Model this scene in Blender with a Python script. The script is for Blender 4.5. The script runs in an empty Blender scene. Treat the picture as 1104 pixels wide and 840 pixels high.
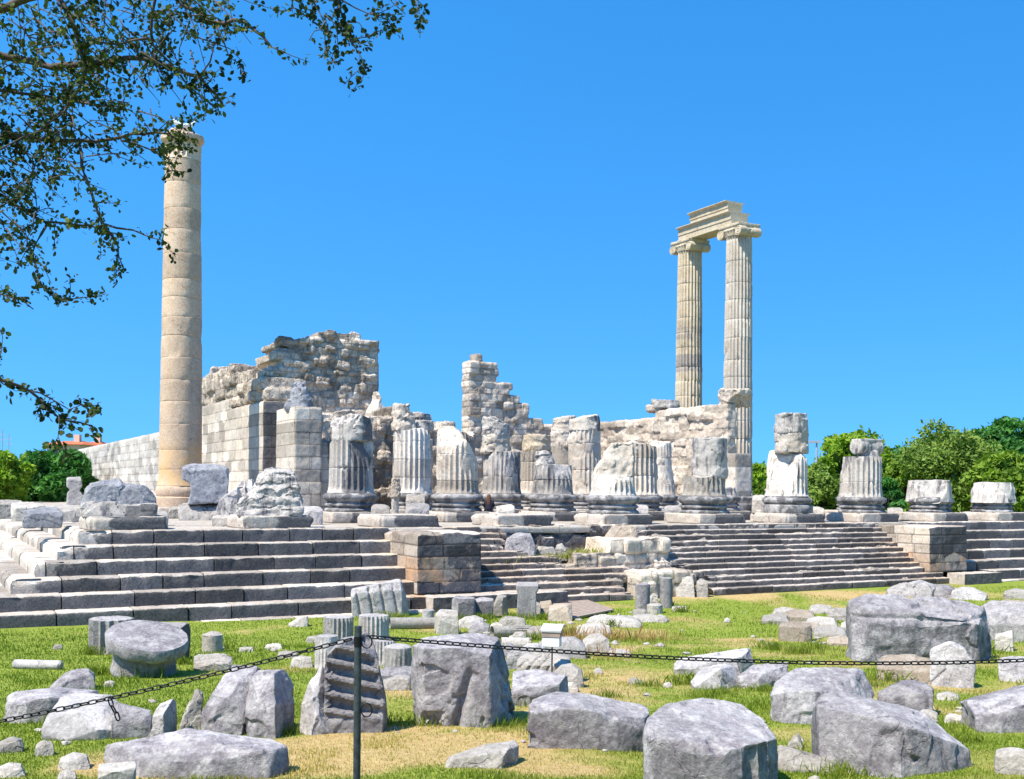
import bpy, bmesh, math, random
import numpy as np
from mathutils import Vector, Matrix, Euler

scene = bpy.context.scene
COL = scene.collection
R = math.radians

# ---------------------------------------------------------------- camera, sky, sun, exposure
FPX, THETA, TX, TY = 1145.6, 0.50793, -13.886, 38.094      # focal length (in photo pixels), temple heading and corner
HOR, EYE, ROLL = 527.5, 1.527, 0.00897                      # level line of the photo, eye height over the temple floor, roll
cam = bpy.data.cameras.new('camera')
cam.sensor_width = 36.0
cam.lens = FPX / 1104 * 36.0
cam.shift_y = (HOR - 420) / 1104
cam.shift_x = 0.0009
cam.clip_start = 0.1
cam.clip_end = 6000
camo = bpy.data.objects.new('camera', cam)
COL.objects.link(camo)
camo.matrix_world = Matrix.Translation((0, 0, EYE)) @ Matrix.Rotation(R(90), 4, 'X') @ Matrix.Rotation(ROLL, 4, 'Z')
scene.camera = camo

SUN_AZ, SUN_EL = R(-140.0), R(57)                           # heading of the sun in the ground plane, elevation
SUN = Vector((math.cos(SUN_AZ) * math.cos(SUN_EL), math.sin(SUN_AZ) * math.cos(SUN_EL), math.sin(SUN_EL)))
world = bpy.data.worlds.new('World')
scene.world = world
world.use_nodes = True
wn = world.node_tree
for n in list(wn.nodes): wn.nodes.remove(n)
sky = wn.nodes.new('ShaderNodeTexSky')
sky.sky_type = 'NISHITA'
sky.sun_disc = False
sky.sun_elevation = SUN_EL
sky.sun_rotation = math.atan2(SUN.x, SUN.y)
sky.altitude = 300
sky.air_density = 1.0
sky.dust_density = 0.2
sky.ozone_density = 2.0
hsv = wn.nodes.new('ShaderNodeHueSaturation')
hsv.inputs['Saturation'].default_value = 1.38
hsv.inputs['Hue'].default_value = 0.497
hsv.inputs['Value'].default_value = 1.0
bg = wn.nodes.new('ShaderNodeBackground')
bg.inputs['Strength'].default_value = 0.122
wo = wn.nodes.new('ShaderNodeOutputWorld')
# the sky is looked up a little above each direction: the clean spring air keeps its blue down to the tree line
tcw = wn.nodes.new('ShaderNodeTexCoord')
lift = wn.nodes.new('ShaderNodeVectorMath'); lift.operation = 'ADD'; lift.inputs[1].default_value = (0, 0, 0.30)
nrmw = wn.nodes.new('ShaderNodeVectorMath'); nrmw.operation = 'NORMALIZE'
wn.links.new(tcw.outputs['Generated'], lift.inputs[0]); wn.links.new(lift.outputs[0], nrmw.inputs[0]); wn.links.new(nrmw.outputs[0], sky.inputs['Vector'])
wn.links.new(sky.outputs[0], hsv.inputs['Color'])
wn.links.new(hsv.outputs[0], bg.inputs['Color'])
wn.links.new(bg.outputs[0], wo.inputs[0])
sl = bpy.data.lights.new('sun', 'SUN')
sl.energy = 3.4
sl.angle = R(0.5)
sl.color = (1.0, 0.925, 0.80)
so = bpy.data.objects.new('sun', sl)
COL.objects.link(so)
so.rotation_euler = SUN.to_track_quat('Z', 'Y').to_euler()
so.location = (-30, -20, 40)
scene.view_settings.view_transform = 'Standard'
scene.view_settings.look = 'None'
scene.view_settings.exposure = 1.42
scene.view_settings.gamma = 1.0
scene.view_settings.use_curve_mapping = False
scene.cycles.max_bounces = 6
scene.cycles.diffuse_bounces = 3
scene.cycles.transparent_max_bounces = 8
scene.cycles.use_denoising = True

# ---------------------------------------------------------------- numpy noise
def _hash(ix, iy, iz, seed):
    h = (ix.astype(np.int64) * 374761393 + iy.astype(np.int64) * 668265263 + iz.astype(np.int64) * 2147483647 + seed * 974711) & 0x7fffffff
    h = ((h ^ (h >> 13)) * 1274126177) & 0x7fffffff
    h = ((h ^ (h >> 11)) * 1103515245) & 0x7fffffff
    return ((h ^ (h >> 15)) & 0xffff) / 32767.5 - 1.0

def vnoise(P, seed=0):
    P = np.asarray(P, dtype=np.float64)
    I = np.floor(P); F = P - I; I = I.astype(np.int64)
    U = F * F * F * (F * (F * 6 - 15) + 10)
    out = 0
    for dx in (0, 1):
        wx = U[:, 0] if dx else 1 - U[:, 0]
        for dy in (0, 1):
            wy = U[:, 1] if dy else 1 - U[:, 1]
            for dz in (0, 1):
                wz = U[:, 2] if dz else 1 - U[:, 2]
                out = out + wx * wy * wz * _hash(I[:, 0] + dx, I[:, 1] + dy, I[:, 2] + dz, seed)
    return out

def fbm(P, seed=0, octv=4, gain=0.5):
    P = np.asarray(P, dtype=np.float64); a = 1.0; s = 0; t = 0
    for o in range(octv):
        s = s + a * vnoise(P * (2.03 ** o) + 17.3 * o, seed + o * 7); t += a; a *= gain
    return s / t

def ridged(P, seed=0, octv=3):
    P = np.asarray(P, dtype=np.float64); a = 1.0; s = 0; t = 0
    for o in range(octv):
        s = s + a * (1 - 2 * np.abs(vnoise(P * (2.1 ** o) + 9.1 * o, seed + o * 5))); t += a; a *= 0.5
    return s / t

def cellstep(V, n, seed, squash=(1, 1, 1)):
    """piecewise constant -1..1: the random cell each point falls in (steps of broken stone)"""
    rg = np.random.default_rng(seed); lo, hi = V.min(0), V.max(0)
    C = lo + rg.random((n, 3)) * (hi - lo); val = rg.uniform(-1, 1, n); out = np.zeros(len(V)); sq = np.array(squash)
    W = V + np.stack([vnoise(V * 3 / max(hi - lo) * 2, seed + k) for k in range(3)], -1) * .05 * max(hi - lo)
    for a in range(0, len(V), 4000):
        out[a:a + 4000] = val[np.argmin((((W[a:a + 4000, None] - C[None]) * sq) ** 2).sum(-1), 1)]
    return out

def sstep(a, b, x):
    t = np.clip((x - a) / (b - a), 0, 1); return t * t * (3 - 2 * t)

# ---------------------------------------------------------------- mesh and object helpers
def mesh_np(name, V, F, smooth=True, sharp=None):
    V = np.asarray(V, dtype=np.float32)
    me = bpy.data.meshes.new(name)
    if isinstance(F, np.ndarray):
        k = F.shape[1]
        me.vertices.add(len(V)); me.vertices.foreach_set('co', V.ravel())
        me.loops.add(F.size); me.loops.foreach_set('vertex_index', F.astype(np.int32).ravel())
        me.polygons.add(len(F)); me.polygons.foreach_set('loop_start', np.arange(0, F.size, k, dtype=np.int32))
        me.update(calc_edges=True)
    else:
        me.from_pydata([tuple(map(float, v)) for v in V], [], F)
    me.polygons.foreach_set('use_smooth', np.full(len(me.polygons), smooth))
    if sharp: me.set_sharp_from_angle(angle=R(sharp))
    me.update()
    return me

def attr(me, name, val):
    a = me.attributes.new(name, 'FLOAT', 'POINT')
    a.data.foreach_set('value', np.asarray(val, dtype=np.float32))

def obj(name, me, mat, parent=None, loc=None, rz=None):
    if isinstance(me, bmesh.types.BMesh):
        bm = me; me = bpy.data.meshes.new(name); bm.to_mesh(me); bm.free()
    o = bpy.data.objects.new(name, me)
    COL.objects.link(o)
    if mat is not None and not me.materials: me.materials.append(mat)
    if parent: o.parent = parent
    if loc is not None: o.location = loc
    if rz is not None: o.rotation_euler = (0, 0, rz)
    return o

def tag(o, label, cat, group=None):
    o['label'] = label; o['category'] = cat
    if group: o['group'] = group
    return o

def thing(name, label, cat, loc=(0, 0, 0), rz=0.0, group=None):
    o = bpy.data.objects.new(name, None)
    COL.objects.link(o)
    o.empty_display_size = 0.2
    o.location = loc; o.rotation_euler = (0, 0, rz)
    return tag(o, label, cat, group)

def struct(o, kind='structure'):
    o['kind'] = kind
    return o

CT, ST = math.cos(THETA), math.sin(THETA)
def TW(u, v, z=0.0):
    """temple plan coordinates (u along the front, v into the depth) to world"""
    return Vector((TX + u * CT - v * ST, TY + u * ST + v * CT, z))

def ray(px, py):
    dx, dy = px - 552, py - 420
    c, s = math.cos(ROLL), math.sin(ROLL)
    x, y = dx * c + dy * s, -dx * s + dy * c + 420 - HOR
    return x / FPX, -y / FPX

def PT(px, py, Y):
    a, b = ray(px, py)
    return Vector((a * Y, Y, EYE + b * Y))

GY = [-60, 0, 5.5, 6.2, 7.5, 9, 11, 15, 20, 30, 36, 3000]
GZ = [-.12, -.12, -.15, -.3, -.9, -1.32, -1.5, -1.76, -2.1, -2.7, -2.85, -2.85]
def gz(x, y):
    x = np.asarray(x, dtype=float); y = np.asarray(y, dtype=float)
    P = np.stack([x, y, 0 * x], -1).reshape(-1, 3)
    n = vnoise(P * 0.35, 3) * 0.05 + vnoise(P * 1.1, 4) * 0.022
    z = np.interp(y, GY, GZ) + n.reshape(x.shape) * np.interp(y, [8, 11, 33, 37], [0, 1, 1, 0])
    return z

def GP(px, py):
    a, b = ray(px, py)
    t = np.linspace(7.5, 70, 4000)
    d = EYE + b * t - gz(a * t, t)
    k = int(np.argmax(d < 0))
    if d[k] >= 0: k = len(t) - 1
    return Vector((a * t[k], t[k], float(EYE + b * t[k])))

# voxel union of boxes / closed solids -> vertices, faces, normals
def voxel(bm, size):
    me = bpy.data.meshes.new('tmp'); bm.to_mesh(me); bm.free()
    o = bpy.data.objects.new('tmp', me); COL.objects.link(o)
    m = o.modifiers.new('r', 'REMESH'); m.mode = 'VOXEL'; m.voxel_size = size; m.adaptivity = 0
    dg = bpy.context.evaluated_depsgraph_get()
    r = bpy.data.meshes.new_from_object(o.evaluated_get(dg))
    bpy.data.objects.remove(o); bpy.data.meshes.remove(me)
    n = len(r.vertices)
    V = np.empty(n * 3); r.vertices.foreach_get('co', V); V = V.reshape(-1, 3)
    N = np.empty(n * 3); r.vertices.foreach_get('normal', N); N = N.reshape(-1, 3)
    q = np.empty(len(r.loops), dtype=np.int32); r.loops.foreach_get('vertex_index', q)
    F = q.reshape(-1, 4)
    bpy.data.meshes.remove(r)
    return V, F, N

def bm_box(bm, c, s, rot=None, taper=1.0):
    vs = []
    for dx in (-.5, .5):
        for dy in (-.5, .5):
            for dz in (-.5, .5):
                k = taper if dz > 0 else 1.0
                p = Vector((dx * s[0] * k, dy * s[1] * k, dz * s[2]))
                if rot is not None: p = rot @ p
                vs.append(bm.verts.new(p + Vector(c)))
    for f in ((0, 1, 3, 2), (4, 6, 7, 5), (0, 4, 5, 1), (2, 3, 7, 6), (0, 2, 6, 4), (1, 5, 7, 3)):
        bm.faces.new([vs[i] for i in f])

def vert_normals(V, F):
    n = np.cross(V[F[:, 2]] - V[F[:, 0]], V[F[:, 3]] - V[F[:, 1]])
    N = np.zeros_like(V)
    for i in range(4): np.add.at(N, F[:, i], n)
    return N / np.maximum(np.linalg.norm(N, axis=1, keepdims=True), 1e-9)

# ---------------------------------------------------------------- materials
def nodes(name, rough=0.85):
    m = bpy.data.materials.new(name); m.use_nodes = True
    nt = m.node_tree
    b = nt.nodes['Principled BSDF']
    b.inputs['Roughness'].default_value = rough
    b.inputs['Specular IOR Level'].default_value = 0.25
    return m, nt, b

def N_(nt, t, **kw):
    n = nt.nodes.new(t)
    for k, v in kw.items():
        if k in n.inputs: n.inputs[k].default_value = v
        else: setattr(n, k, v)
    return n

def ramp(nt, src, stops):
    r = nt.nodes.new('ShaderNodeValToRGB')
    e = r.color_ramp.elements
    while len(e) < len(stops): e.new(0.5)
    for i, (p, c) in enumerate(stops):
        e[i].position = p
        e[i].color = (c, c, c, 1) if isinstance(c, (int, float)) else tuple(c) + (1,)
    nt.links.new(src, r.inputs[0])
    return r.outputs[0]

def mix(nt, fac, a, b, mode='MIX'):
    m = nt.nodes.new('ShaderNodeMix'); m.data_type = 'RGBA'; m.blend_type = mode
    for s, v in ((0, fac), (6, a), (7, b)):
        if isinstance(v, bpy.types.NodeSocket): nt.links.new(v, m.inputs[s])
        elif isinstance(v, (int, float)): m.inputs[s].default_value = v if s == 0 else (v, v, v, 1)
        else: m.inputs[s].default_value = tuple(v) + (1,)
    return m.outputs[2]

def math_(nt, op, a, b=0.0):
    m = nt.nodes.new('ShaderNodeMath'); m.operation = op
    for s, v in ((0, a), (1, b)):
        if isinstance(v, bpy.types.NodeSocket): nt.links.new(v, m.inputs[s])
        else: m.inputs[s].default_value = v
    return m.outputs[0]

def coords(nt):
    tc = nt.nodes.new('ShaderNodeTexCoord')
    oi = nt.nodes.new('ShaderNodeObjectInfo')
    v = nt.nodes.new('ShaderNodeVectorMath'); v.operation = 'SCALE'
    cx = nt.nodes.new('ShaderNodeCombineXYZ')
    for i in range(3): nt.links.new(oi.outputs['Random'], cx.inputs[i])
    nt.links.new(cx.outputs[0], v.inputs[0]); v.inputs['Scale'].default_value = 53.0
    a = nt.nodes.new('ShaderNodeVectorMath'); a.operation = 'ADD'
    nt.links.new(tc.outputs['Object'], a.inputs[0]); nt.links.new(v.outputs[0], a.inputs[1])
    return tc.outputs['Object'], a.outputs[0], oi.outputs['Random']

def noise_(nt, vec, scale, detail=5, rough=0.6, stretch=None, dist=0.0):
    if stretch:
        mp = nt.nodes.new('ShaderNodeMapping'); mp.inputs['Scale'].default_value = stretch
        nt.links.new(vec, mp.inputs[0]); vec = mp.outputs[0]
    n = nt.nodes.new('ShaderNodeTexNoise')
    n.inputs['Scale'].default_value = scale; n.inputs['Detail'].default_value = detail; n.inputs['Roughness'].default_value = rough
    n.inputs['Distortion'].default_value = dist
    nt.links.new(vec, n.inputs['Vector'])
    return n.outputs[0]

def stone_mat(name, c1, c2, c3, stain=(0.09, 0.085, 0.085), amount=0.3, scale=1.0, bump=0.35, bscale=1.0,
              crust_shade=(0.06, 0.058, 0.06), joints=None, lichen=0.0, streaky=True, warm=(0.52, 0.33, 0.17), cells=0.0, cracks=0.5):
    """weathered marble: cloudy base of three tones, streaked stains, pale lichen, the black crust of the 'crust'
    attribute, rust of the 'warm' attribute; joints = (width, height) draws ashlar joints"""
    m, nt, b = nodes(name)
    L = nt.links.new
    oc, vec, rnd = coords(nt)
    big = noise_(nt, vec, 0.55 * scale, 4, 0.55)
    col = mix(nt, ramp(nt, big, [(0.36, 0.0), (0.62, 1.0)]), c1, c2)
    med = noise_(nt, vec, 2.6 * scale, 8, 0.68)
    col = mix(nt, ramp(nt, med, [(0.44, 0.0), (0.66, 0.8)]), col, c3)
    fine = noise_(nt, vec, 16 * scale, 6, 0.7)
    col = mix(nt, 1.0, col, ramp(nt, fine, [(0.28, 0.58), (0.68, 1.18)]), 'MULTIPLY')
    # streaked stains
    st = noise_(nt, vec, 1.7 * scale, 7, 0.66, (1.6, 1.6, 0.42) if streaky else None, 0.4)
    col = mix(nt, ramp(nt, st, [(0.66 - 0.3 * amount, 0.0), (0.74 - 0.24 * amount, 0.85)]), col, stain)
    if lichen:
        li = noise_(nt, vec, 5.5 * scale, 7, 0.72)
        col = mix(nt, ramp(nt, li, [(0.56 - 0.12 * lichen, 0.0), (0.80 - 0.1 * lichen, 0.75)]), col, (0.56, 0.54, 0.53))
    hx = None
    # hairline cracks: edges of warped cells, broken up by noise
    wv = nt.nodes.new('ShaderNodeVectorMath'); wv.operation = 'ADD'
    ns = nt.nodes.new('ShaderNodeTexNoise'); ns.inputs['Scale'].default_value = 2.2 * scale; ns.inputs['Detail'].default_value = 5
    L(vec, ns.inputs['Vector']); sc_ = nt.nodes.new('ShaderNodeVectorMath'); sc_.operation = 'SCALE'; sc_.inputs['Scale'].default_value = 0.9 / scale
    L(ns.outputs['Color'], sc_.inputs[0]); L(vec, wv.inputs[0]); L(sc_.outputs[0], wv.inputs[1])
    def edges(sca, wd):
        vo = nt.nodes.new('ShaderNodeTexVoronoi'); vo.feature = 'DISTANCE_TO_EDGE'; vo.inputs['Scale'].default_value = sca
        L(wv.outputs[0], vo.inputs['Vector'])
        return ramp(nt, vo.outputs['Distance'], [(0.0, 1.0), (wd, 0.0)])
    if cracks:
        cm_ = math_(nt, 'MULTIPLY', edges(1.05 * scale, 0.022), ramp(nt, noise_(nt, vec, 0.9 * scale, 3, .6), [(0.46, 0.0), (0.6, cracks)]))
        col = mix(nt, cm_, col, (0.07, 0.065, 0.06)); hx = cm_
    if cells:
        ce = edges(cells, 0.10)
        vc = nt.nodes.new('ShaderNodeTexVoronoi'); vc.feature = 'F1'; vc.inputs['Scale'].default_value = cells
        L(wv.outputs[0], vc.inputs['Vector'])
        sp = nt.nodes.new('ShaderNodeSeparateColor'); L(vc.outputs['Color'], sp.inputs[0])
        col = mix(nt, 1.0, col, ramp(nt, sp.outputs[0], [(0.0, 0.80), (1.0, 1.10)]), 'MULTIPLY')
        col = mix(nt, math_(nt, 'MULTIPLY', ce, 0.35), col, (0.2, 0.13, 0.11))
        hx = math_(nt, 'ADD', hx, math_(nt, 'MULTIPLY', ce, 0.7)) if hx is not None else ce
    aj = N_(nt, 'ShaderNodeAttribute', attribute_name='joint')
    jn = math_(nt, 'MULTIPLY', aj.outputs['Fac'], ramp(nt, fine, [(0.3, 0.35), (0.6, 0.85)]))
    col = mix(nt, jn, col, (0.13, 0.115, 0.10))
    # per-block tone
    ab = N_(nt, 'ShaderNodeAttribute', attribute_name='blk')
    blk = math_(nt, 'ADD', math_(nt, 'MULTIPLY', ab.outputs['Fac'], 0.32), 0.84)
    col = mix(nt, 1.0, col, blk, 'MULTIPLY')
    aw = N_(nt, 'ShaderNodeAttribute', attribute_name='warm')
    wn_ = noise_(nt, vec, 1.3 * scale, 6, 0.6)
    col = mix(nt, math_(nt, 'MULTIPLY', aw.outputs['Fac'], ramp(nt, wn_, [(0.35, 0.0), (0.6, 1.0)])), col, warm)
    ac = N_(nt, 'ShaderNodeAttribute', attribute_name='crust_shade')
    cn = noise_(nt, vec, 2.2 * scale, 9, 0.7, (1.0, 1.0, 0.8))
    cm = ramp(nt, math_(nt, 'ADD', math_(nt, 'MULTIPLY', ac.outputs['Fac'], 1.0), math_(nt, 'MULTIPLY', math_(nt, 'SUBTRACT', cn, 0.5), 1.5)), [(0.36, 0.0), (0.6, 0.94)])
    ctone0 = mix(nt, ramp(nt, fine, [(0.35, 0.0), (0.7, 1.0)]), crust_shade, tuple(min(1, c * 2.6 + 0.015) for c in crust_shade))
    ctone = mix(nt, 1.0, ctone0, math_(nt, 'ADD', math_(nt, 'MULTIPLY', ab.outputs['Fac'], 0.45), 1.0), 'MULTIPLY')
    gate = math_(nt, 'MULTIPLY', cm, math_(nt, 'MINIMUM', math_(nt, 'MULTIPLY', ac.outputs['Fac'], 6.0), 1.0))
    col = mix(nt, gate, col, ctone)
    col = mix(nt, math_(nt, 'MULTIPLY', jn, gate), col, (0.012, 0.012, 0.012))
    h = math_(nt, 'ADD', math_(nt, 'MULTIPLY', med, 0.6), math_(nt, 'MULTIPLY', noise_(nt, vec, 9 * bscale, 9, 0.72), 0.7))
    h = math_(nt, 'SUBTRACT', h, jn)
    if hx is not None: h = math_(nt, 'SUBTRACT', h, hx)
    if joints:
        sx = nt.nodes.new('ShaderNodeSeparateXYZ'); L(oc, sx.inputs[0])
        cb = nt.nodes.new('ShaderNodeCombineXYZ')
        wob = math_(nt, 'MULTIPLY', math_(nt, 'SUBTRACT', big, 0.5), 0.10)
        L(sx.outputs[0] if len(joints) == 3 else math_(nt, 'ADD', sx.outputs[0], sx.outputs[1]), cb.inputs[0])
        L(math_(nt, 'ADD', sx.outputs[1 if len(joints) == 3 else 2], wob), cb.inputs[1])
        br = nt.nodes.new('ShaderNodeTexBrick')
        br.offset = 0.45; br.squash = 1.0
        br.inputs['Color1'].default_value = (1, 1, 1, 1); br.inputs['Color2'].default_value = (0.84, 0.82, 0.78, 1)
        br.inputs['Mortar'].default_value = (0.50, 0.46, 0.42, 1)
        br.inputs['Scale'].default_value = 1.0; br.inputs['Mortar Size'].default_value = 0.018
        br.inputs['Mortar Smooth'].default_value = 0.6; br.inputs['Bias'].default_value = -0.2
        br.inputs['Brick Width'].default_value = joints[0]; br.inputs['Row Height'].default_value = joints[1]
        L(cb.outputs[0], br.inputs['Vector'])
        col = mix(nt, 1.0, col, br.outputs['Color'], 'MULTIPLY')
        h = math_(nt, 'SUBTRACT', h, math_(nt, 'MULTIPLY', br.outputs['Fac'], 0.7))
    bp = nt.nodes.new('ShaderNodeBump'); bp.inputs['Strength'].default_value = bump; bp.inputs['Distance'].default_value = 0.05
    L(h, bp.inputs['Height']); L(bp.outputs[0], b.inputs['Normal'])
    L(col, b.inputs['Base Color'])
    b.inputs['Roughness'].default_value = 0.9
    return m

CREAM = ((0.58, 0.51, 0.42), (0.49, 0.41, 0.325), (0.62, 0.58, 0.52))
M = {}
M['cream'] = stone_mat('cream marble', *CREAM, amount=0.22, bump=0.5)
M['white'] = stone_mat('white weathered marble', (0.54, 0.495, 0.44), (0.43, 0.395, 0.355), (0.60, 0.565, 0.52), amount=0.5, bump=0.5, stain=(0.10, 0.10, 0.115))
M['fluted'] = stone_mat('fluted marble', (0.59, 0.54, 0.475), (0.51, 0.45, 0.38), (0.63, 0.595, 0.55), amount=0.3, bump=0.35, stain=(0.10, 0.098, 0.105))
M['base'] = stone_mat('dark streaked marble', (0.42, 0.40, 0.385), (0.30, 0.29, 0.285), (0.52, 0.50, 0.48), amount=0.75, bump=0.5, stain=(0.085, 0.085, 0.09), streaky=False)
M['lone'] = stone_mat('buff marble drums', (0.65, 0.475, 0.335), (0.57, 0.41, 0.285), (0.66, 0.53, 0.40), amount=0.03, bump=0.4, stain=(0.30, 0.24, 0.18), warm=(0.60, 0.36, 0.13))
M['golden'] = stone_mat('golden marble', (0.60, 0.50, 0.345), (0.52, 0.42, 0.285), (0.64, 0.565, 0.44), amount=0.10, bump=0.25, stain=(0.20, 0.17, 0.14), crust_shade=(0.16, 0.14, 0.12))
M['ashlar'] = stone_mat('ashlar marble', (0.66, 0.585, 0.49), (0.58, 0.50, 0.405), (0.67, 0.615, 0.54), amount=0.1, bump=0.4, joints=(1.35, 0.60), stain=(0.17, 0.155, 0.15))
M['longwall'] = stone_mat('small ashlar', (0.61, 0.57, 0.51), (0.52, 0.475, 0.415), (0.64, 0.605, 0.56), amount=0.2, bump=0.5, joints=(1.9, 0.62))
M['rubble'] = stone_mat('rubble marble', (0.64, 0.545, 0.43), (0.52, 0.42, 0.32), (0.66, 0.60, 0.52), amount=0.2, bump=0.9, stain=(0.17, 0.145, 0.125), bscale=0.8, cells=1.9)
M['blockwork'] = stone_mat('cream blockwork', (0.64, 0.545, 0.43), (0.54, 0.435, 0.33), (0.66, 0.60, 0.52), amount=0.15, bump=0.8, stain=(0.22, 0.18, 0.15), cracks=0.9)
M['pairstone'] = stone_mat('pale cream fluted marble', (0.60, 0.53, 0.43), (0.52, 0.44, 0.345), (0.63, 0.58, 0.51), amount=0.14, bump=0.35, stain=(0.22, 0.19, 0.16))
M['step'] = stone_mat('step marble', (0.55, 0.48, 0.40), (0.47, 0.40, 0.33), (0.60, 0.56, 0.51), amount=0.16, bump=0.6, crust_shade=(0.042, 0.042, 0.045), stain=(0.19, 0.17, 0.16))
M['pier'] = stone_mat('pier marble', (0.52, 0.44, 0.35), (0.43, 0.36, 0.29), (0.56, 0.52, 0.47), amount=0.22, bump=0.6, crust_shade=(0.032, 0.032, 0.036), warm=(0.50, 0.27, 0.13))
M['grey'] = stone_mat('grey marble', (0.335, 0.312, 0.318), (0.225, 0.205, 0.218), (0.52, 0.50, 0.48), amount=0.26, bump=0.9, stain=(0.11, 0.10, 0.105), lichen=0.35, cracks=0.2, streaky=True, scale=1.4, bscale=1.6)
M['greypale'] = stone_mat('pale grey marble', (0.42, 0.395, 0.375), (0.31, 0.29, 0.285), (0.52, 0.495, 0.475), amount=0.25, bump=0.55, stain=(0.16, 0.15, 0.16), lichen=0.4, streaky=False, scale=1.4, bscale=1.6)
M['blue'] = stone_mat('blue grey marble', (0.33, 0.335, 0.355), (0.21, 0.215, 0.24), (0.40, 0.41, 0.43), amount=0.35, bump=0.55, stain=(0.085, 0.09, 0.11), lichen=0.25, streaky=False)
M['tan'] = stone_mat('tan stone', (0.45, 0.37, 0.28), (0.36, 0.29, 0.22), (0.52, 0.46, 0.38), amount=0.15, bump=0.6, stain=(0.2, 0.16, 0.13), streaky=False, scale=1.5)
M['palerock'] = stone_mat('pale limestone', (0.46, 0.425, 0.375), (0.36, 0.325, 0.28), (0.54, 0.51, 0.465), amount=0.15, bump=0.6, stain=(0.25, 0.23, 0.21), streaky=False, scale=1.5)

def plain(name, c, rough=0.7, metal=0.0, var=0.25, scale=8, transl=0.0):
    m, nt, b = nodes(name, rough)
    oc, vec, rnd = coords(nt)
    n = noise_(nt, vec, scale, 5, 0.6)
    nt.links.new(mix(nt, ramp(nt, n, [(0.3, 0.0), (0.7, 1.0)]), tuple(x * (1 - var) for x in c), tuple(min(1, x * (1 + var)) for x in c)), b.inputs['Base Color'])
    b.inputs['Metallic'].default_value = metal
    return m

def leaf_mat(name, dark, light, transl=0.3):
    """leaves whose tone follows the 'tint' attribute of each leaf"""
    m, nt, b = nodes(name, 0.6)
    a = N_(nt, 'ShaderNodeAttribute', attribute_name='tint')
    col = mix(nt, a.outputs['Fac'], dark, light)
    nt.links.new(col, b.inputs['Base Color'])
    t = nt.nodes.new('ShaderNodeBsdfTranslucent')
    nt.links.new(mix(nt, 1.0, col, (1.0, 1.15, 0.6), 'MULTIPLY'), t.inputs['Color'])
    ms = nt.nodes.new('ShaderNodeMixShader'); ms.inputs[0].default_value = transl
    out = nt.nodes['Material Output']
    nt.links.new(b.outputs[0], ms.inputs[1]); nt.links.new(t.outputs[0], ms.inputs[2]); nt.links.new(ms.outputs[0], out.inputs[0])
    return m

M['bark'] = plain('bark', (0.085, 0.07, 0.058), 0.9, scale=14, var=0.4)
M['iron'] = plain('dark painted iron', (0.05, 0.058, 0.062), 0.5, 0.3, scale=30, var=0.5)
M['chain'] = plain('black iron chain', (0.018, 0.018, 0.02), 0.45, 0.6, scale=60)
M['wood'] = plain('grey brown boards', (0.30, 0.235, 0.19), 0.85, scale=5, var=0.2)
M['leaf_near'] = leaf_mat('dark holm oak leaves', (0.016, 0.034, 0.010), (0.13, 0.17, 0.030), 0.35)
M['leaf_dark'] = leaf_mat('dark green foliage', (0.024, 0.10, 0.02), (0.10, 0.29, 0.05), 0.35)
M['leaf_mid'] = leaf_mat('mid green foliage', (0.08, 0.16, 0.015), (0.26, 0.38, 0.04), 0.4)
M['leaf_light'] = leaf_mat('fresh green foliage', (0.11, 0.22, 0.015), (0.33, 0.48, 0.04), 0.4)
M['leaf_olive'] = leaf_mat('grey green foliage', (0.09, 0.16, 0.025), (0.27, 0.38, 0.07), 0.35)
M['grass'] = leaf_mat('grass blades', (0.14, 0.215, 0.014), (0.52, 0.42, 0.13), 0.35)
# ================================================================ ground
rng = np.random.default_rng(5)
STRAW = []
for px, py, rx, ry in ((440, 812, 2.0, 1.0), (330, 806, 1.2, .6), (560, 805, 1.0, .5), (650, 700, 1.1, 1.1), (630, 745, .9, .7), (905, 642, 6.0, 1.6),
                       (760, 645, 2.5, 1.0), (60, 765, 1.0, .5), (820, 690, 1.4, .6), (600, 830, .7, .5), (862, 770, .35, .6), (700, 665, 1.2, .6), (690, 735, .7, .5),
                       (250, 830, 1.4, .5), (120, 832, .8, .3), (1000, 640, 4, 1.0), (445, 745, .7, 1.1)):
    p = GP(px, py); STRAW.append((p.x, p.y, rx, ry))
def straw(x, y):
    P = np.stack([x, y, 0 * x], -1)
    s = 0.30 + 0.75 * fbm(P * 0.5, 11, 4) + 0.25 * fbm(P * 2.2, 12, 3)
    for cx, cy, rx, ry in STRAW:
        s = s + 0.55 * np.exp(-((x - cx) / rx) ** 2 - ((y - cy) / ry) ** 2)
    s = s - 0.35 * sstep(-2, -7, x) * sstep(14, 18, y)
    return np.clip(s, 0, 1)

def grid_lines(parts):
    out = [parts[0][0]]
    for a, b, n in parts: out += list(np.linspace(a, b, n + 1)[1:])
    return np.array(out)
gx = grid_lines([(-2500, -300, 6), (-300, -60, 8), (-60, -18, 20), (-18, 18, 260), (18, 60, 24), (60, 300, 8), (300, 2500, 6)])
gy = grid_lines([(-300, -20, 6), (-20, 5, 10), (5, 36, 250), (36, 60, 12), (60, 300, 14), (300, 3000, 8)])
X, Y = np.meshgrid(gx, gy)
Z = gz(X, Y)
V = np.stack([X, Y, Z], -1).reshape(-1, 3)
nx, ny = len(gx), len(gy)
i, j = np.meshgrid(np.arange(nx - 1), np.arange(ny - 1)); a = (j * nx + i).ravel()
F = np.stack([a, a + 1, a + 1 + nx, a + nx], -1)
me = mesh_np('ground', V, F)
sv = straw(V[:, 0], V[:, 1])
attr(me, 'straw', sv)
m, nt, b = nodes('meadow ground', 1.0)
oc, vec, rnd = coords(nt)
a_ = N_(nt, 'ShaderNodeAttribute', attribute_name='straw')
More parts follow.
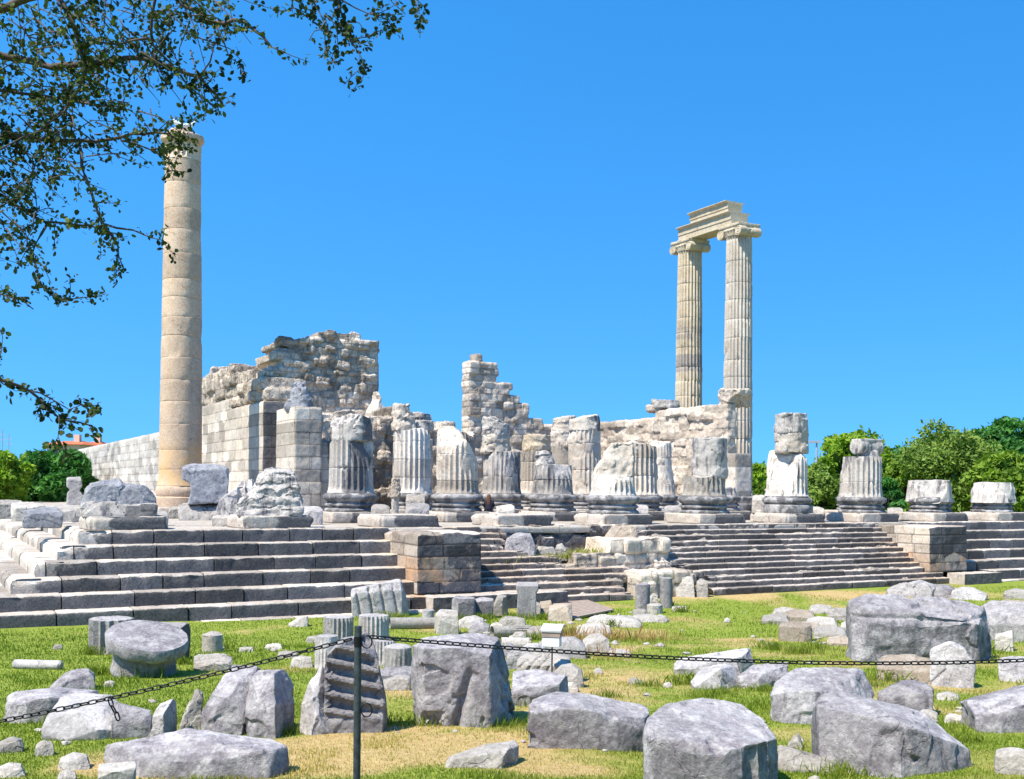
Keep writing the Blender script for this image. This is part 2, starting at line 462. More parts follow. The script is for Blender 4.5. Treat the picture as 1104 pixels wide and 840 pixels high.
n1 = noise_(nt, vec, 7, 8, 0.7); n2 = noise_(nt, vec, 0.9, 6, 0.65)
g = mix(nt, ramp(nt, n1, [(0.3, 0.0), (0.7, 1.0)]), (0.10, 0.15, 0.012), (0.26, 0.30, 0.04))
s_ = mix(nt, ramp(nt, n1, [(0.3, 0.0), (0.75, 1.0)]), (0.30, 0.20, 0.08), (0.50, 0.38, 0.17))
f_ = math_(nt, 'ADD', a_.outputs['Fac'], math_(nt, 'MULTIPLY', math_(nt, 'SUBTRACT', n2, 0.5), 0.9))
nt.links.new(mix(nt, ramp(nt, f_, [(0.32, 0.0), (0.85, 1.0)]), g, s_), b.inputs['Base Color'])
bp = nt.nodes.new('ShaderNodeBump'); bp.inputs['Strength'].default_value = 0.8; bp.inputs['Distance'].default_value = 0.06
nt.links.new(n1, bp.inputs['Height']); nt.links.new(bp.outputs[0], b.inputs['Normal'])
M['ground'] = m
struct(obj('ground', me, m))

# ================================================================ temple platform: six worn steps all round, paving
def course(path, nrm, z, rise, tread, seed, wear, crust_shade, blocks=(1.2, 2.3), warmv=None):
    """one step as a swept sheet: riser, worn nosing, tread; joints between its blocks are real grooves"""
    rg = np.random.default_rng(seed)
    path = np.asarray(path); seg = np.linalg.norm(np.diff(path, axis=0), axis=1)
    s = np.concatenate([[0], np.cumsum(seg)])
    js = []; p = rg.uniform(0, 1.0)
    while p < s[-1]: js.append(p); p += rg.uniform(*blocks)
    js = np.array(js) if js else np.array([1e9])
    ss = list(s)
    dense = []
    for q in js: dense += [q - 0.034, q, q + 0.034]
    allS = np.unique(np.clip(np.concatenate([s, dense]), 0, s[-1]))
    px = np.interp(allS, s, path[:, 0]); py = np.interp(allS, s, path[:, 1])
    nxm = np.interp(allS, s, nrm[:, 0]); nym = np.interp(allS, s, nrm[:, 1])
    wr = np.interp(allS, s, wear); cr = np.interp(allS, s, crust_shade)
    bi = np.searchsorted(js, allS + 1e-6)
    bz = rg.uniform(-0.014, 0.008, len(js) + 2)[bi]; bo = rg.uniform(-0.02, 0.015, len(js) + 2)[bi]; bt = rg.uniform(-1, 1, len(js) + 2)[bi]
    groove = np.any(np.abs(allS[:, None] - js[None, :]) < 1e-4, axis=1)
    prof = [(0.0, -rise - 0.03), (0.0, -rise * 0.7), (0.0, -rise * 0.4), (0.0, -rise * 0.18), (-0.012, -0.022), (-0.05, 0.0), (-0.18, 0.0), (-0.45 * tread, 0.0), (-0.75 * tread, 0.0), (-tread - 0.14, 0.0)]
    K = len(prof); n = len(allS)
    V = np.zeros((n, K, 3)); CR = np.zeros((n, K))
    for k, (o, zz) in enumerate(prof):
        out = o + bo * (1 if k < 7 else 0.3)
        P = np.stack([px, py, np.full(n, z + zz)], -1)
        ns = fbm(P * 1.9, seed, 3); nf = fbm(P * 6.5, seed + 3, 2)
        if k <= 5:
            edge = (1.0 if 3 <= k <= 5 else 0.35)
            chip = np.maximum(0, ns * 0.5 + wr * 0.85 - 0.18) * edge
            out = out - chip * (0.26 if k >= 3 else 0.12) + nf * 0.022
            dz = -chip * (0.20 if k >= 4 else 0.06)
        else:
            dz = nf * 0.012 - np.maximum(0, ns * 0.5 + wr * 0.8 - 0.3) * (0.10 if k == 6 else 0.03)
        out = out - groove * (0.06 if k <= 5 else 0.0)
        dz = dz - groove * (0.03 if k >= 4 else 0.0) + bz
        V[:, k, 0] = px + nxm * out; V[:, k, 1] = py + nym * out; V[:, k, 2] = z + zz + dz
        CR[:, k] = cr * (1.0 if k <= 3 else (0.42 if k == 4 else 0.0))  # risers take dark stain with painted shade, treads none
    F = []
    ii = np.arange(n - 1)
    for k in range(K - 1):
        F.append(np.stack([ii * K + k, (ii + 1) * K + k, (ii + 1) * K + k + 1, ii * K + k + 1], -1))
    F = np.concatenate(F)
    me = mesh_np('step', V.reshape(-1, 3), F, sharp=50)
    attr(me, 'crust_shade', CR.ravel()); attr(me, 'blk', np.repeat(bt, K)); attr(me, 'joint', np.repeat(groove * 1.0, K))
    if warmv is not None: attr(me, 'warm', np.repeat(np.interp(allS, s, warmv), K))
    return me

def line(a, b, d):
    n = max(2, int(abs(b - a) / d) + 1); return np.linspace(a, b, n)

RISE, TR = 0.463, 0.738
U1 = 49.42                                                       # north edge of the floor
platform = thing('temple_platform', 'long stepped marble platform with weathered risers, darkened as in shade, carrying the ruined temple', 'temple platform', TW(0, 0, 0), THETA)
EAST = np.array([0.0, -1.0])
for i in range(6):
    o = -1.72 - i * TR
    uend = 9.5
    # south flank from far to near, round the corner, then along the front
    sv_ = np.concatenate([line(107, 45, 1.5), line(44, 14, .5), line(13.8, o, .12)])
    fu = line(o, uend, .10)[1:]
    path = np.concatenate([np.stack([np.full(len(sv_), o), sv_], -1), np.stack([fu, np.full(len(fu), o)], -1)])
    nrm = np.concatenate([np.tile([-1.0, 0.0], (len(sv_), 1)), np.tile(EAST, (len(fu), 1))]); nrm[len(sv_) - 1] = (-1, -1)
    d = np.concatenate([np.abs(sv_ - o), fu - o])
    top = max(0, 3 - i)
    wear = np.concatenate([0.62 + 0 * sv_, 0.10 + (0.62 if i < 4 else 0.1) * np.exp(-(fu - o) / (2.2 if i < 4 else 1))])
    cr = np.concatenate([0.10 + 0 * sv_, 0.97 - (0.75 if i < 4 else 0.0) * np.exp(-((fu - o) / 1.1) ** 2)])  # front risers darkened by stain and painted shade, flank left pale
    wm = np.concatenate([0 * sv_, sstep(8.3, 9.4, fu) * 0.7])
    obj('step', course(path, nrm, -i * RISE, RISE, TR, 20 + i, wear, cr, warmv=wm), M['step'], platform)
    # north wing
    fu = line(38.6 if i < 5 else 40.2, U1 - (-1.72 - o), .14); nv = line(o, 60, .8)[1:]
    path = np.concatenate([np.stack([fu, np.full(len(fu), o)], -1), np.stack([np.full(len(nv), fu[-1]), nv], -1)])
    nrm = np.concatenate([np.tile(EAST, (len(fu), 1)), np.tile([1.0, 0.0], (len(nv), 1))]); nrm[len(fu) - 1] = (1, -1)
    wear = np.full(len(path), 0.12); cr = np.full(len(path), 0.95)
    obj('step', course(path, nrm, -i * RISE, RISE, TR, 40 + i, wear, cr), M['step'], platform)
# foundation course showing under the lowest step
for (ua, ub, sd) in ((-5.9, 9.6, 71), (39.9, 54, 72)):
    fu = line(ua, ub, .14); p = np.stack([fu, np.full(len(fu), -5.83)], -1)
    obj('footing', course(p, np.tile(EAST, (len(fu), 1)), -2.775, .16, .5, sd, np.full(len(fu), .15), np.full(len(fu), .1)), M['step'], platform)
# paved floor
M['paving'] = stone_mat('worn paving', (0.52, 0.46, 0.39), (0.44, 0.385, 0.32), (0.57, 0.54, 0.49), amount=0.12, bump=0.5, stain=(0.24, 0.22, 0.19), joints=(1.5, .95, 1), streaky=False)
gu = grid_lines([(-2.1, 49.3, 90)]); gv = grid_lines([(-2.0, 12, 40), (12, 107, 60)])
# the floor starts behind the first step's tread
gu = np.linspace(-1.72 + TR, U1 - TR, 110); gv = np.concatenate([np.linspace(-1.72 + TR, 12, 50), np.linspace(13, 107, 60)])
UU, VV = np.meshgrid(gu, gv); P = np.stack([UU, VV, 0 * UU], -1).reshape(-1, 3)
P[:, 2] = fbm(P * 0.9, 5, 3) * 0.02 - 0.022
n_ = len(gu); i_, j_ = np.meshgrid(np.arange(n_ - 1), np.arange(len(gv) - 1)); a = (j_ * n_ + i_).ravel()
obj('paving', mesh_np('paving', P, np.stack([a, a + 1, a + 1 + n_, a + n_], -1)), M['paving'], platform)
# front strip of floor between the piers, over the stairs
bmx = bmesh.new(); bm_box(bmx, (24, -0.85, -0.16), (29.4, 1.72, 0.30))
V, F, N = voxel(bmx, .1); V = V + N * (fbm(V * 1.5, 8, 3) * 0.03)[:, None]
obj('paving', mesh_np('floor_edge', V, F), M['paving'], platform)

# ---------------------------------------------------------------- the broken flight of stairs
VK = [-1.72 - k * 3.69 / 11 for k in range(12)]
LR = [14.69, 14.59, 14.32, 14.06, 14.98, 16.4, 16.19, 19.27, 19.09, 18.48, 18.34, 18.51]
RL = [21.2, 21.0, 21.6, 22.15, 21.9, 21.64, 21.64, 21.97, 22.31, 22.98, 22.41, 22.58]
M['stair'] = stone_mat('stair marble', (0.50, 0.44, 0.38), (0.42, 0.36, 0.30), (0.56, 0.52, 0.48), amount=0.2, bump=0.6, crust_shade=(0.050, 0.044, 0.042), stain=(0.2, 0.175, 0.16))
stl = thing('broken_staircase', 'brown front stairs just right of the near pier, upper steps broken off', 'stairs', TW(0, 0, 0), THETA)
str_ = thing('stone_staircase', 'wide flight of narrow dark stone steps climbing to the tall broken columns', 'stairs', TW(0, 0, 0), THETA)
for k in range(12):
    for (ua, ub, par, sd) in ((11.6, LR[k], stl, 100), (RL[k], 36.45 if k < 9 else 37.2, str_, 130)):
        fu = line(ua, ub, .09); p = np.stack([fu, np.full(len(fu), VK[k])], -1)
        e = (fu - ua if par is str_ else ub - fu)
        w = 0.06 + 0.5 * np.exp(-e / 0.7) + .25 * np.maximum(0, vnoise(np.stack([fu * 1.3, fu * 0, fu * 0 + k * 3.1], -1), 77) - .25)
        cr = 0.86 - 0.5 * np.exp(-e / 0.6) + 0 * fu  # stair fronts: stain deepened with painted shade
        wm = 0.35 + 0 * fu if par is stl else 0.5 * sstep(33, 36.4, fu) * (k > 3)
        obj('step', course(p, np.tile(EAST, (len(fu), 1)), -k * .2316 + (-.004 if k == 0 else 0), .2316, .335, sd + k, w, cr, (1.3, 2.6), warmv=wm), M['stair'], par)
    # solid ends
bmx = bmesh.new()
for k in range(12):
    bm_box(bmx, ((RL[k] + 37) / 2 + .15, VK[k] + 1.2, -k * .2316 - .22), (37 - RL[k] - .35, 2.3, .34))
V, F, N = voxel(bmx, .09); V = V + N * (fbm(V * 2, 9, 3) * 0.06)[:, None] - np.array([0, 0, .04])
me = mesh_np('stair_core', V, F); attr(me, 'crust_shade', .3 * np.ones(len(V))); obj('stair_core', me, M['rubble'], str_)
bmx = bmesh.new()
for k in range(12):
    bm_box(bmx, ((LR[k] + 11.8) / 2 - .15, VK[k] + 1.2, -k * .2316 - .22), (LR[k] - 11.8, 2.3, .34))
V, F, N = voxel(bmx, .09); V = V + N * (fbm(V * 2, 10, 3) * 0.06)[:, None] - np.array([0, 0, .04])
me = mesh_np('stair_core', V, F); attr(me, 'crust_shade', .3 * np.ones(len(V))); obj('stair_core', me, M['rubble'], stl)

# ---------------------------------------------------------------- masonry from real blocks
def nearest(V, C, vals):
    """value of the block each vertex belongs to"""
    C = np.asarray(C); out = np.zeros(len(V), dtype=int)
    for a in range(0, len(V), 4000):
        d = ((V[a:a + 4000, None, :] - C[None]) ** 2 * np.array([1, .25, 2.5])).sum(-1); out[a:a + 4000] = np.argmin(d, 1)
    return np.asarray(vals)[out]

def joint_lines(V, N, C, S, w=.05):
    """1 along the open joints between blocks (C centres, S sizes), 0 on their faces"""
    C = np.asarray(C, float); S = np.asarray(S, float); out = np.zeros(len(V))
    for a in range(0, len(V), 3000):
        q = np.abs(V[a:a + 3000, None, :] - C[None]) - S[None] / 2
        m = q.max(-1); k = np.argmin(m, 1); r = np.arange(len(k))
        e = q[r, k]                                            # signed distance to the faces of the owning block, per axis
        n = np.abs(N[a:a + 3000]); e = np.where(n > .62, -9, e)
        out[a:a + 3000] = sstep(-w, -.004, e.max(-1))
    return out

def masonry(name, L, T, top, ch=(.45, .7), bw=(.6, 1.5), prot=(-.03, .12), gap=.05, inset=.10, vox=.09, rough=.05, seed=1, rot=0.03, zb=0.0, crust_shade_f=None, skip=0.0, jw=.06, jv=.8):
    rg = random.Random(seed); bm = bmesh.new(); C = []; vals = []; SZ = []
    z = zb; zmax = max(top(x) for x in np.linspace(0, L, 60))
    while z < zmax:
        h = rg.uniform(*ch); x = 0 if rg.random() < .5 else -rg.uniform(0, .3)
        x = 0.0
        while x < L - 0.12:
            w = min(rg.uniform(*bw), L - x)
            if L - x - w < .3: w = L - x
            xc = x + w / 2; t = top(xc) + rg.uniform(-.14, .14)
            if z + h * .55 < t:
                p0, p1 = rg.uniform(*prot), rg.uniform(*prot)
                hh = h
                if not (rg.random() < skip):
                    rt = Euler((rg.gauss(0, rot), rg.gauss(0, rot), rg.gauss(0, rot))).to_matrix()
                    bm_box(bm, (xc, T / 2 + (p1 - p0) / 2, z + hh / 2), (w - gap, T + p0 + p1, hh - gap), rt)
                    C.append((xc, T / 2, z + hh / 2)); SZ.append((w, T + .5, hh)); vals.append(rg.uniform(-1, 1))
                bm_box(bm, (xc, T / 2, z + hh / 2), (w + .06, T - 2 * inset, hh + .06))
            x += w
        z += h
    V, F, N = voxel(bm, vox)
    P = V * 1.0; V0 = V
    d = fbm(P * 1.1, seed, 3) * rough * .7 + fbm(P * 3.4, seed + 1, 3) * rough * .7 + ridged(P * 2.1, seed + 2, 4) * rough * .7
    V = V + N * d[:, None]
    me = mesh_np(name, V, F, sharp=32)
    attr(me, 'blk', nearest(V0, C, vals)); attr(me, 'joint', joint_lines(V0, N, C, SZ, jw) * jv)
    if crust_shade_f is not None: attr(me, 'crust_shade', crust_shade_f(V, N))
    return me

def pwl(*pts):
    xs = [p[0] for p in pts]; zs = [p[1] for p in pts]
    return lambda x: float(np.interp(x, xs, zs))

# piers flanking the stairs
def pier(name, label, u0, u1, v0, v1, zt, seed, warmrows, eroded):
    rg = random.Random(seed); bm = bmesh.new(); C = []; vals = []; wv = []; SZ = []
    n = 5; zb = -2.33; h = (zt - zb) / n
    W, D = u1 - u0, v1 - v0
    for k in range(n):
        z = zb + k * h
        xs = [0] + sorted(rg.uniform(.25, .42) * W + t for t in ((0,) if rg.random() < .4 else (0, .32 * W))) + [W]
        ys = [0, rg.uniform(.28, .4) * D, rg.uniform(.6, .75) * D, D]
        for a in range(len(xs) - 1):
            for c in range(3):
                bm_box(bm, ((xs[a] + xs[a + 1]) / 2, (ys[c] + ys[c + 1]) / 2, z + h / 2), (xs[a + 1] - xs[a] - .032, ys[c + 1] - ys[c] - .032, h - .03)); SZ.append((xs[a + 1] - xs[a], ys[c + 1] - ys[c], h))
                C.append(((xs[a] + xs[a + 1]) / 2, (ys[c] + ys[c + 1]) / 2, z + h / 2)); vals.append(rg.uniform(-1, 1))
                wv.append(rg.uniform(.25, .8) if k in warmrows else rg.uniform(0, .12))
    bm_box(bm, (W / 2, D / 2, zb + h * n / 2 - .02), (W - .09, D - .09, h * n - .07))
    V, F, N = voxel(bm, .038)
    d = fbm(V * 2.2, seed, 4) * .03
    e = sstep(zt - .55, zt, V[:, 2]) * eroded
    edge = sstep(.5, 0, V[:, 1]) + sstep(.6, 0, V[:, 0])
    V2 = V + N * (d)[:, None]
    V2[:, 2] -= e * edge * np.maximum(0, .09 + .16 * fbm(V * 1.4, seed + 4, 3))
    V2[:, 1] += e * sstep(.6, 0, V[:, 1]) * np.maximum(0, .05 + .12 * fbm(V * 1.7, seed + 5, 3))
    me = mesh_np('masonry', V2, F, sharp=35); attr(me, 'joint', joint_lines(V, N, C, SZ, .05))
    attr(me, 'blk', nearest(V, C, vals)); w_ = nearest(V, C, wv)
    attr(me, 'warm', w_)
    front = sstep(.4, .8, -N[:, 1])
    attr(me, 'crust_shade', front * np.clip(.92 - .85 * w_ + .22 * nearest(V, C, vals) - .25 * sstep(zb + h * 1.2, zb, V[:, 2]), 0, 1) + .22 * sstep(.4, .8, -N[:, 0]))  # front darkened: real stain plus shade put into the colour
    t = thing(name, label, 'stone pier', TW(u0, v0, 0), THETA)
    obj('masonry', me, M['pier'], t)
pier('stone_pier', 'near square pier of dark and rust coloured blocks left of the stairs', 9.27, 11.9, -5.02, -1.8, -.06, 3, (1, 2), 1.0)
pier('stone_pier', 'far square pier of dark grey blocks at the right end of the stairs', 36.3, 39.05, -5.02, -1.8, -.08, 8, (0, 1), .35)
# low ledges in front of the piers
def block_mesh(L, D, H, seed, vox=.05, amp=.03, crust_shade=0.9, cuts=None, sidecrust=.1):
    bm = bmesh.new(); bm_box(bm, (L / 2, D / 2, H / 2), (L, D, H))
    V, F, N = voxel(bm, vox)
    n = fbm(V * 1.3 + seed, seed, 3)
    edge = (np.maximum(0, np.abs(V[:, 0] / L - .5) * 2 - (1 - .3 / L)) * L / .3 + np.maximum(0, (V[:, 2] - H + .12) / .12))
    V2 = V + N * (n * amp + fbm(V * 5, seed + 1, 3) * amp * .6)[:, None]
    me = mesh_np('block', V2, F)
    attr(me, 'crust_shade', crust_shade * sstep(.4, .8, -N[:, 1]) + sidecrust * sstep(.4, .8, -N[:, 0]))  # front face gets stain mixed with painted shade
    return me
tag(obj('step_slab', block_mesh(5.6, .9, .62, 5), M['step'], None, TW(9.45, -6.0, -2.93), THETA), 'long low dark slab lying in front of the rust coloured pier', 'stone slab')
tag(obj('step_slab', block_mesh(2.7, 1.0, .6, 6), M['step'], None, TW(37.2, -6.3, -2.93), THETA), 'low dark slab in front of the far grey pier', 'stone slab')

# rubble foundation laid bare where the stairs are missing
mm = masonry('rubble', 7.7, 2.6, pwl((0, 1.15), (1.4, 1.3), (2.5, 1.5), (4.2, 1.9), (5.2, 2.3), (8.6, 2.55)), ch=(.4, .6), bw=(.5, 1.1), prot=(-.1, .12), vox=.07, rough=.06, seed=14, rot=.06,
             crust_shade_f=lambda V, N: .4 * sstep(.3, .8, -N[:, 1]) * sstep(-.3, .3, fbm(V * .9, 4, 3)))
fd = thing('rubble_foundation', 'pale rubble foundation exposed in the gap between the two flights of stairs', 'foundation', TW(14.0, -3.6, -2.85), THETA)
obj('rubble', mm, M['blockwork'], fd)
mm = masonry('rubble', 2.9, 1.6, pwl((0, .9), (1.5, 1.0), (2.9, 1.3)), ch=(.38, .55), bw=(.5, 1.0), prot=(-.1, .15), vox=.07, rough=.06, seed=15, rot=.06)
obj('rubble_footing', mm, M['blockwork'], fd, (5.0, -1.5, 0))
mm = masonry('rubble', 6.6, 1.7, pwl((0, 2.7), (6.6, 2.72)), ch=(.4, .6), bw=(.5, 1.1), prot=(-.1, .1), vox=.08, rough=.06, seed=16, rot=.05,
             crust_shade_f=lambda V, N: .9 * sstep(.3, .8, -N[:, 1]) * sstep(1.7, 2.2, V[:, 2]))
obj('rubble_core', mm, M['rubble'], fd, (0.4, 1.9, 0))

# ================================================================ walls of the temple
RZ_S = THETA - math.pi / 2                                        # faces the south flank; local x runs from the back to the front
cw = thing('cella_wall', 'long low ashlar wall receding to the far left behind the buff column', 'wall', TW(9.3, 95.5, 0), RZ_S)
obj('wall', masonry('wall', 60, 2.2, pwl((0, 5.9), (8, 5.75), (30, 5.5), (60, 5.5)), ch=(.6, .64), bw=(1.4, 2.2), prot=(-.02, .03), gap=.05, vox=.16, rough=.03, seed=21, jv=.35, rot=.004), M['longwall'], cw)
obj('footing', masonry('footing', 60, 2.6, pwl((0, .9), (60, .9)), ch=(.5, .6), bw=(1.5, 2.4), prot=(0, .05), gap=.05, vox=.2, rough=.04, seed=22), M['longwall'], cw, (0, -.25, 0))

rw = thing('ruined_wall', 'tallest ruined wall with cream ashlar side and ragged rubble top behind the fluted stump', 'ruined wall', TW(9.3, 35.5, 0), RZ_S)
streak_shade = lambda V, N: .3 * sstep(2.5, 4.6, V[:, 2]) * sstep(.25, .55, fbm(V * np.array([1.3, 1.3, .25]), 6, 3)) + .9 * sstep(.5, .9, N[:, 0])  # end face darkened: shade of the slot painted in, beside real streaks
obj('ashlar_facing', masonry('ashlar', 20.5, 2.2, pwl((0, 6.7), (8, 6.6), (14, 6.3), (20.5, 6.1)), ch=(.59, .61), bw=(1.2, 1.6), prot=(-.015, .02), gap=.03, inset=.05, vox=.085, rough=.022, seed=23, jv=.35, rot=.002, crust_shade_f=streak_shade), M['ashlar'], rw)
obj('rubble_top', masonry('rubble', 20.2, 2.3, pwl((0, 8.3), (6, 8.8), (8, 8.9), (10.5, 8.7), (11, 8.1), (12, 8.5), (15, 8.35), (16.5, 8.0), (18.2, 7.6), (20.2, 6.6)), ch=(.4, .65), bw=(.5, 1.4), prot=(-.15, .22), vox=.085, rough=.07, seed=24, rot=.07, zb=6.15), M['rubble'], rw, (0, .15, 0))
core = masonry('rubble', 6.5, 4.2, pwl((0, 7.9), (.7, 8.0), (.75, 8.9), (1.3, 9.1), (1.35, 9.55), (2.9, 9.65), (3.0, 10.0), (5.7, 10.15), (5.8, 9.9), (6.5, 9.9)), ch=(.26, .50), bw=(.28, .95), prot=(-.16, .16), vox=.068, rough=.06, seed=25, rot=.09, skip=.05, jw=.05, jv=.75)
obj('rubble_core', core, M['rubble'], rw, tuple(Matrix.Rotation(-RZ_S, 3, 'Z') @ (TW(9.8, 16.3) - TW(9.3, 35.5))), math.pi / 2)
apron = masonry('rubble', 6.3, 3.4, pwl((0, 4.6), (1.0, 5.0), (2.4, 5.5), (3.6, 5.1), (5.4, 5.6), (6.3, 5.9)), ch=(.5, .8), bw=(.5, 1.4), prot=(-.3, .3), vox=.09, rough=.14, seed=26, rot=.16, skip=.1)
obj('rubble_debris', apron, M['rubble'], rw, tuple(Matrix.Rotation(-RZ_S, 3, 'Z') @ (TW(10.2, 12.9) - TW(9.3, 35.5))), math.pi / 2)
an = thing('wall_pilaster', 'square ashlar pilaster with grey streaks in front of the tallest ruined wall', 'pilaster', TW(9.32, 9.6, 0), THETA)
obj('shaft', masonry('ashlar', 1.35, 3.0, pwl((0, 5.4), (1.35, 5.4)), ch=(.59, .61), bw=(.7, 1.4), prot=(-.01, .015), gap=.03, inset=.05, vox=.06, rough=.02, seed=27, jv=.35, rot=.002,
    crust_shade_f=lambda V, N: .3 * sstep(.5, .9, -N[:, 1]) * sstep(.0, .45, fbm(V * np.array([2.2, 2.2, .35]), 7, 3))), M['ashlar'], an)
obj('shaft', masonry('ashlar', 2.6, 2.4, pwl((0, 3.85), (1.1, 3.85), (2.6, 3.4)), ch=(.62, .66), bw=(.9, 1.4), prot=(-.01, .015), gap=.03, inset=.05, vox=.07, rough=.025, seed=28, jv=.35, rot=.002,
    crust_shade_f=lambda V, N: .62 * sstep(.5, .9, -N[:, 1]) * sstep(2.0, 3.2, V[:, 2]) * sstep(-.2, .2, fbm(V * np.array([1.4, 1.4, .7]), 8, 3))), M['ashlar'], an, (1.38, .35, 0))

cr_ = thing('ruined_wall', 'pale stepped rubble tower rising in the middle of the ruins', 'ruined wall', TW(26.95, 26, 0), THETA)
obj('rubble', masonry('rubble', 10.0, 1.1, pwl((0, 7.6), (.25, 10.3), (.35, 10.75), (1.4, 10.75), (1.5, 10.45), (2.5, 10.4), (2.6, 9.2), (3.35, 9.0), (3.45, 8.2), (4.7, 7.9), (4.8, 6.9), (5.8, 6.6), (6.2, 6.2), (10.0, 6.2)),
    ch=(.36, .62), bw=(.4, 1.1), prot=(-.12, .12), vox=.08, rough=.06, seed=31, rot=.04, jv=.7), M['blockwork'], cr_)
bw_ = thing('ruined_wall', 'low grey rubble wall seen between the stumps left of the centre', 'ruined wall', TW(15.5, 27.5, 0), THETA)
obj('rubble', masonry('rubble', 11.2, 2.0, pwl((0, 4.8), (4, 5.3), (8, 5.6), (11.2, 6.4)), ch=(.45, .7), bw=(.6, 1.4), prot=(-.15, .15), vox=.12, rough=.08, seed=32, rot=.05), M['rubble'], bw_)

nw = thing('ruined_wall', 'cream masonry wall standing under the fluted column pair on the right', 'ruined wall', TW(36.5, 27.5, 0), RZ_S)
obj('masonry', masonry('masonry', 17.3, .85, pwl((0, 6.25), (9.6, 6.35), (9.65, 7.0), (17.0, 6.7), (17.3, 6.4)), ch=(.42, .75), bw=(.5, 1.6), prot=(-.14, .12), gap=.05, inset=.12, vox=.075, rough=.085, seed=33, rot=.035, jv=.3, skip=.05), M['blockwork'], nw)
obj('footing', masonry('footing', 17.6, 1.5, pwl((0, .9), (18, .9)), ch=(.4, .5), bw=(1.2, 2), prot=(0, .05), vox=.12, rough=.03, seed=34), M['base'], nw, (0, -.3, 0))
na = thing('wall_pilaster', 'smooth pale wall end with moulded foot below the right fluted column', 'pilaster', TW(36.55, 9.3, 0), THETA)
obj('shaft', masonry('ashlar', 1.25, 1.0, pwl((0, 3.6), (1.25, 3.5)), ch=(.6, .9), bw=(1.5, 1.5), prot=(-.01, .01), gap=.03, inset=.04, vox=.07, rough=.02, seed=35, jv=.35, rot=.002), M['cream'], na, (0, 0, 0))
obj('foot', masonry('foot', 1.65, 1.8, pwl((0, 1.2), (2.2, 1.2)), ch=(.38, .42), bw=(2.2, 2.2), prot=(-.08, .1), gap=.05, inset=.15, vox=.07, rough=.02, seed=36, rot=.002), M['base'], na, (-.15, -.3, 0))
# ================================================================ columns
def lathe(name, prof, seg=72, seed=0, amp=.012, worn=0.0, wscale=1.2, flutes=None, cut=None):
    prof = np.array(prof); K = len(prof); th = np.linspace(0, 2 * math.pi, seg, endpoint=False)
    r = prof[:, 0][None, :] * np.ones((seg, 1)); z = prof[:, 1][None, :] * np.ones((seg, 1))
    T = th[:, None] * np.ones((1, K))
    P = np.stack([r * np.cos(T), r * np.sin(T), z], -1).reshape(-1, 3)
    n = fbm(P * wscale, seed, 3).reshape(seg, K); n2 = fbm(P * 5, seed + 2, 3).reshape(seg, K)
    r = r * (1 - np.maximum(0, n * .9 + worn - .35) * .22 * (r > .05)) + n2 * amp * (r > .05)
    V = np.stack([r * np.cos(T), r * np.sin(T), z + n2 * amp * .5 * (r > .05)], -1)
    if cut is not None: V = cut(V.reshape(-1, 3)).reshape(seg, K, 3)
    a = np.arange(seg)[:, None] * K + np.arange(K - 1)[None, :]
    b = ((np.arange(seg) + 1) % seg)[:, None] * K + np.arange(K - 1)[None, :]
    F = np.stack([a, b, b + 1, a + 1], -1).reshape(-1, 4)
    return mesh_np(name, V.reshape(-1, 3), F, sharp=40)

def plane_cut(nrm, d, seed=0, rough=.06, scale=1.6):
    nv = np.array(nrm, float); nv /= np.linalg.norm(nv)
    def f(V):
        q = V @ nv - d - fbm(V * scale + seed, seed, 3) * rough * 2
        return V - nv * np.maximum(q, 0)[:, None] * 1.0
    return f

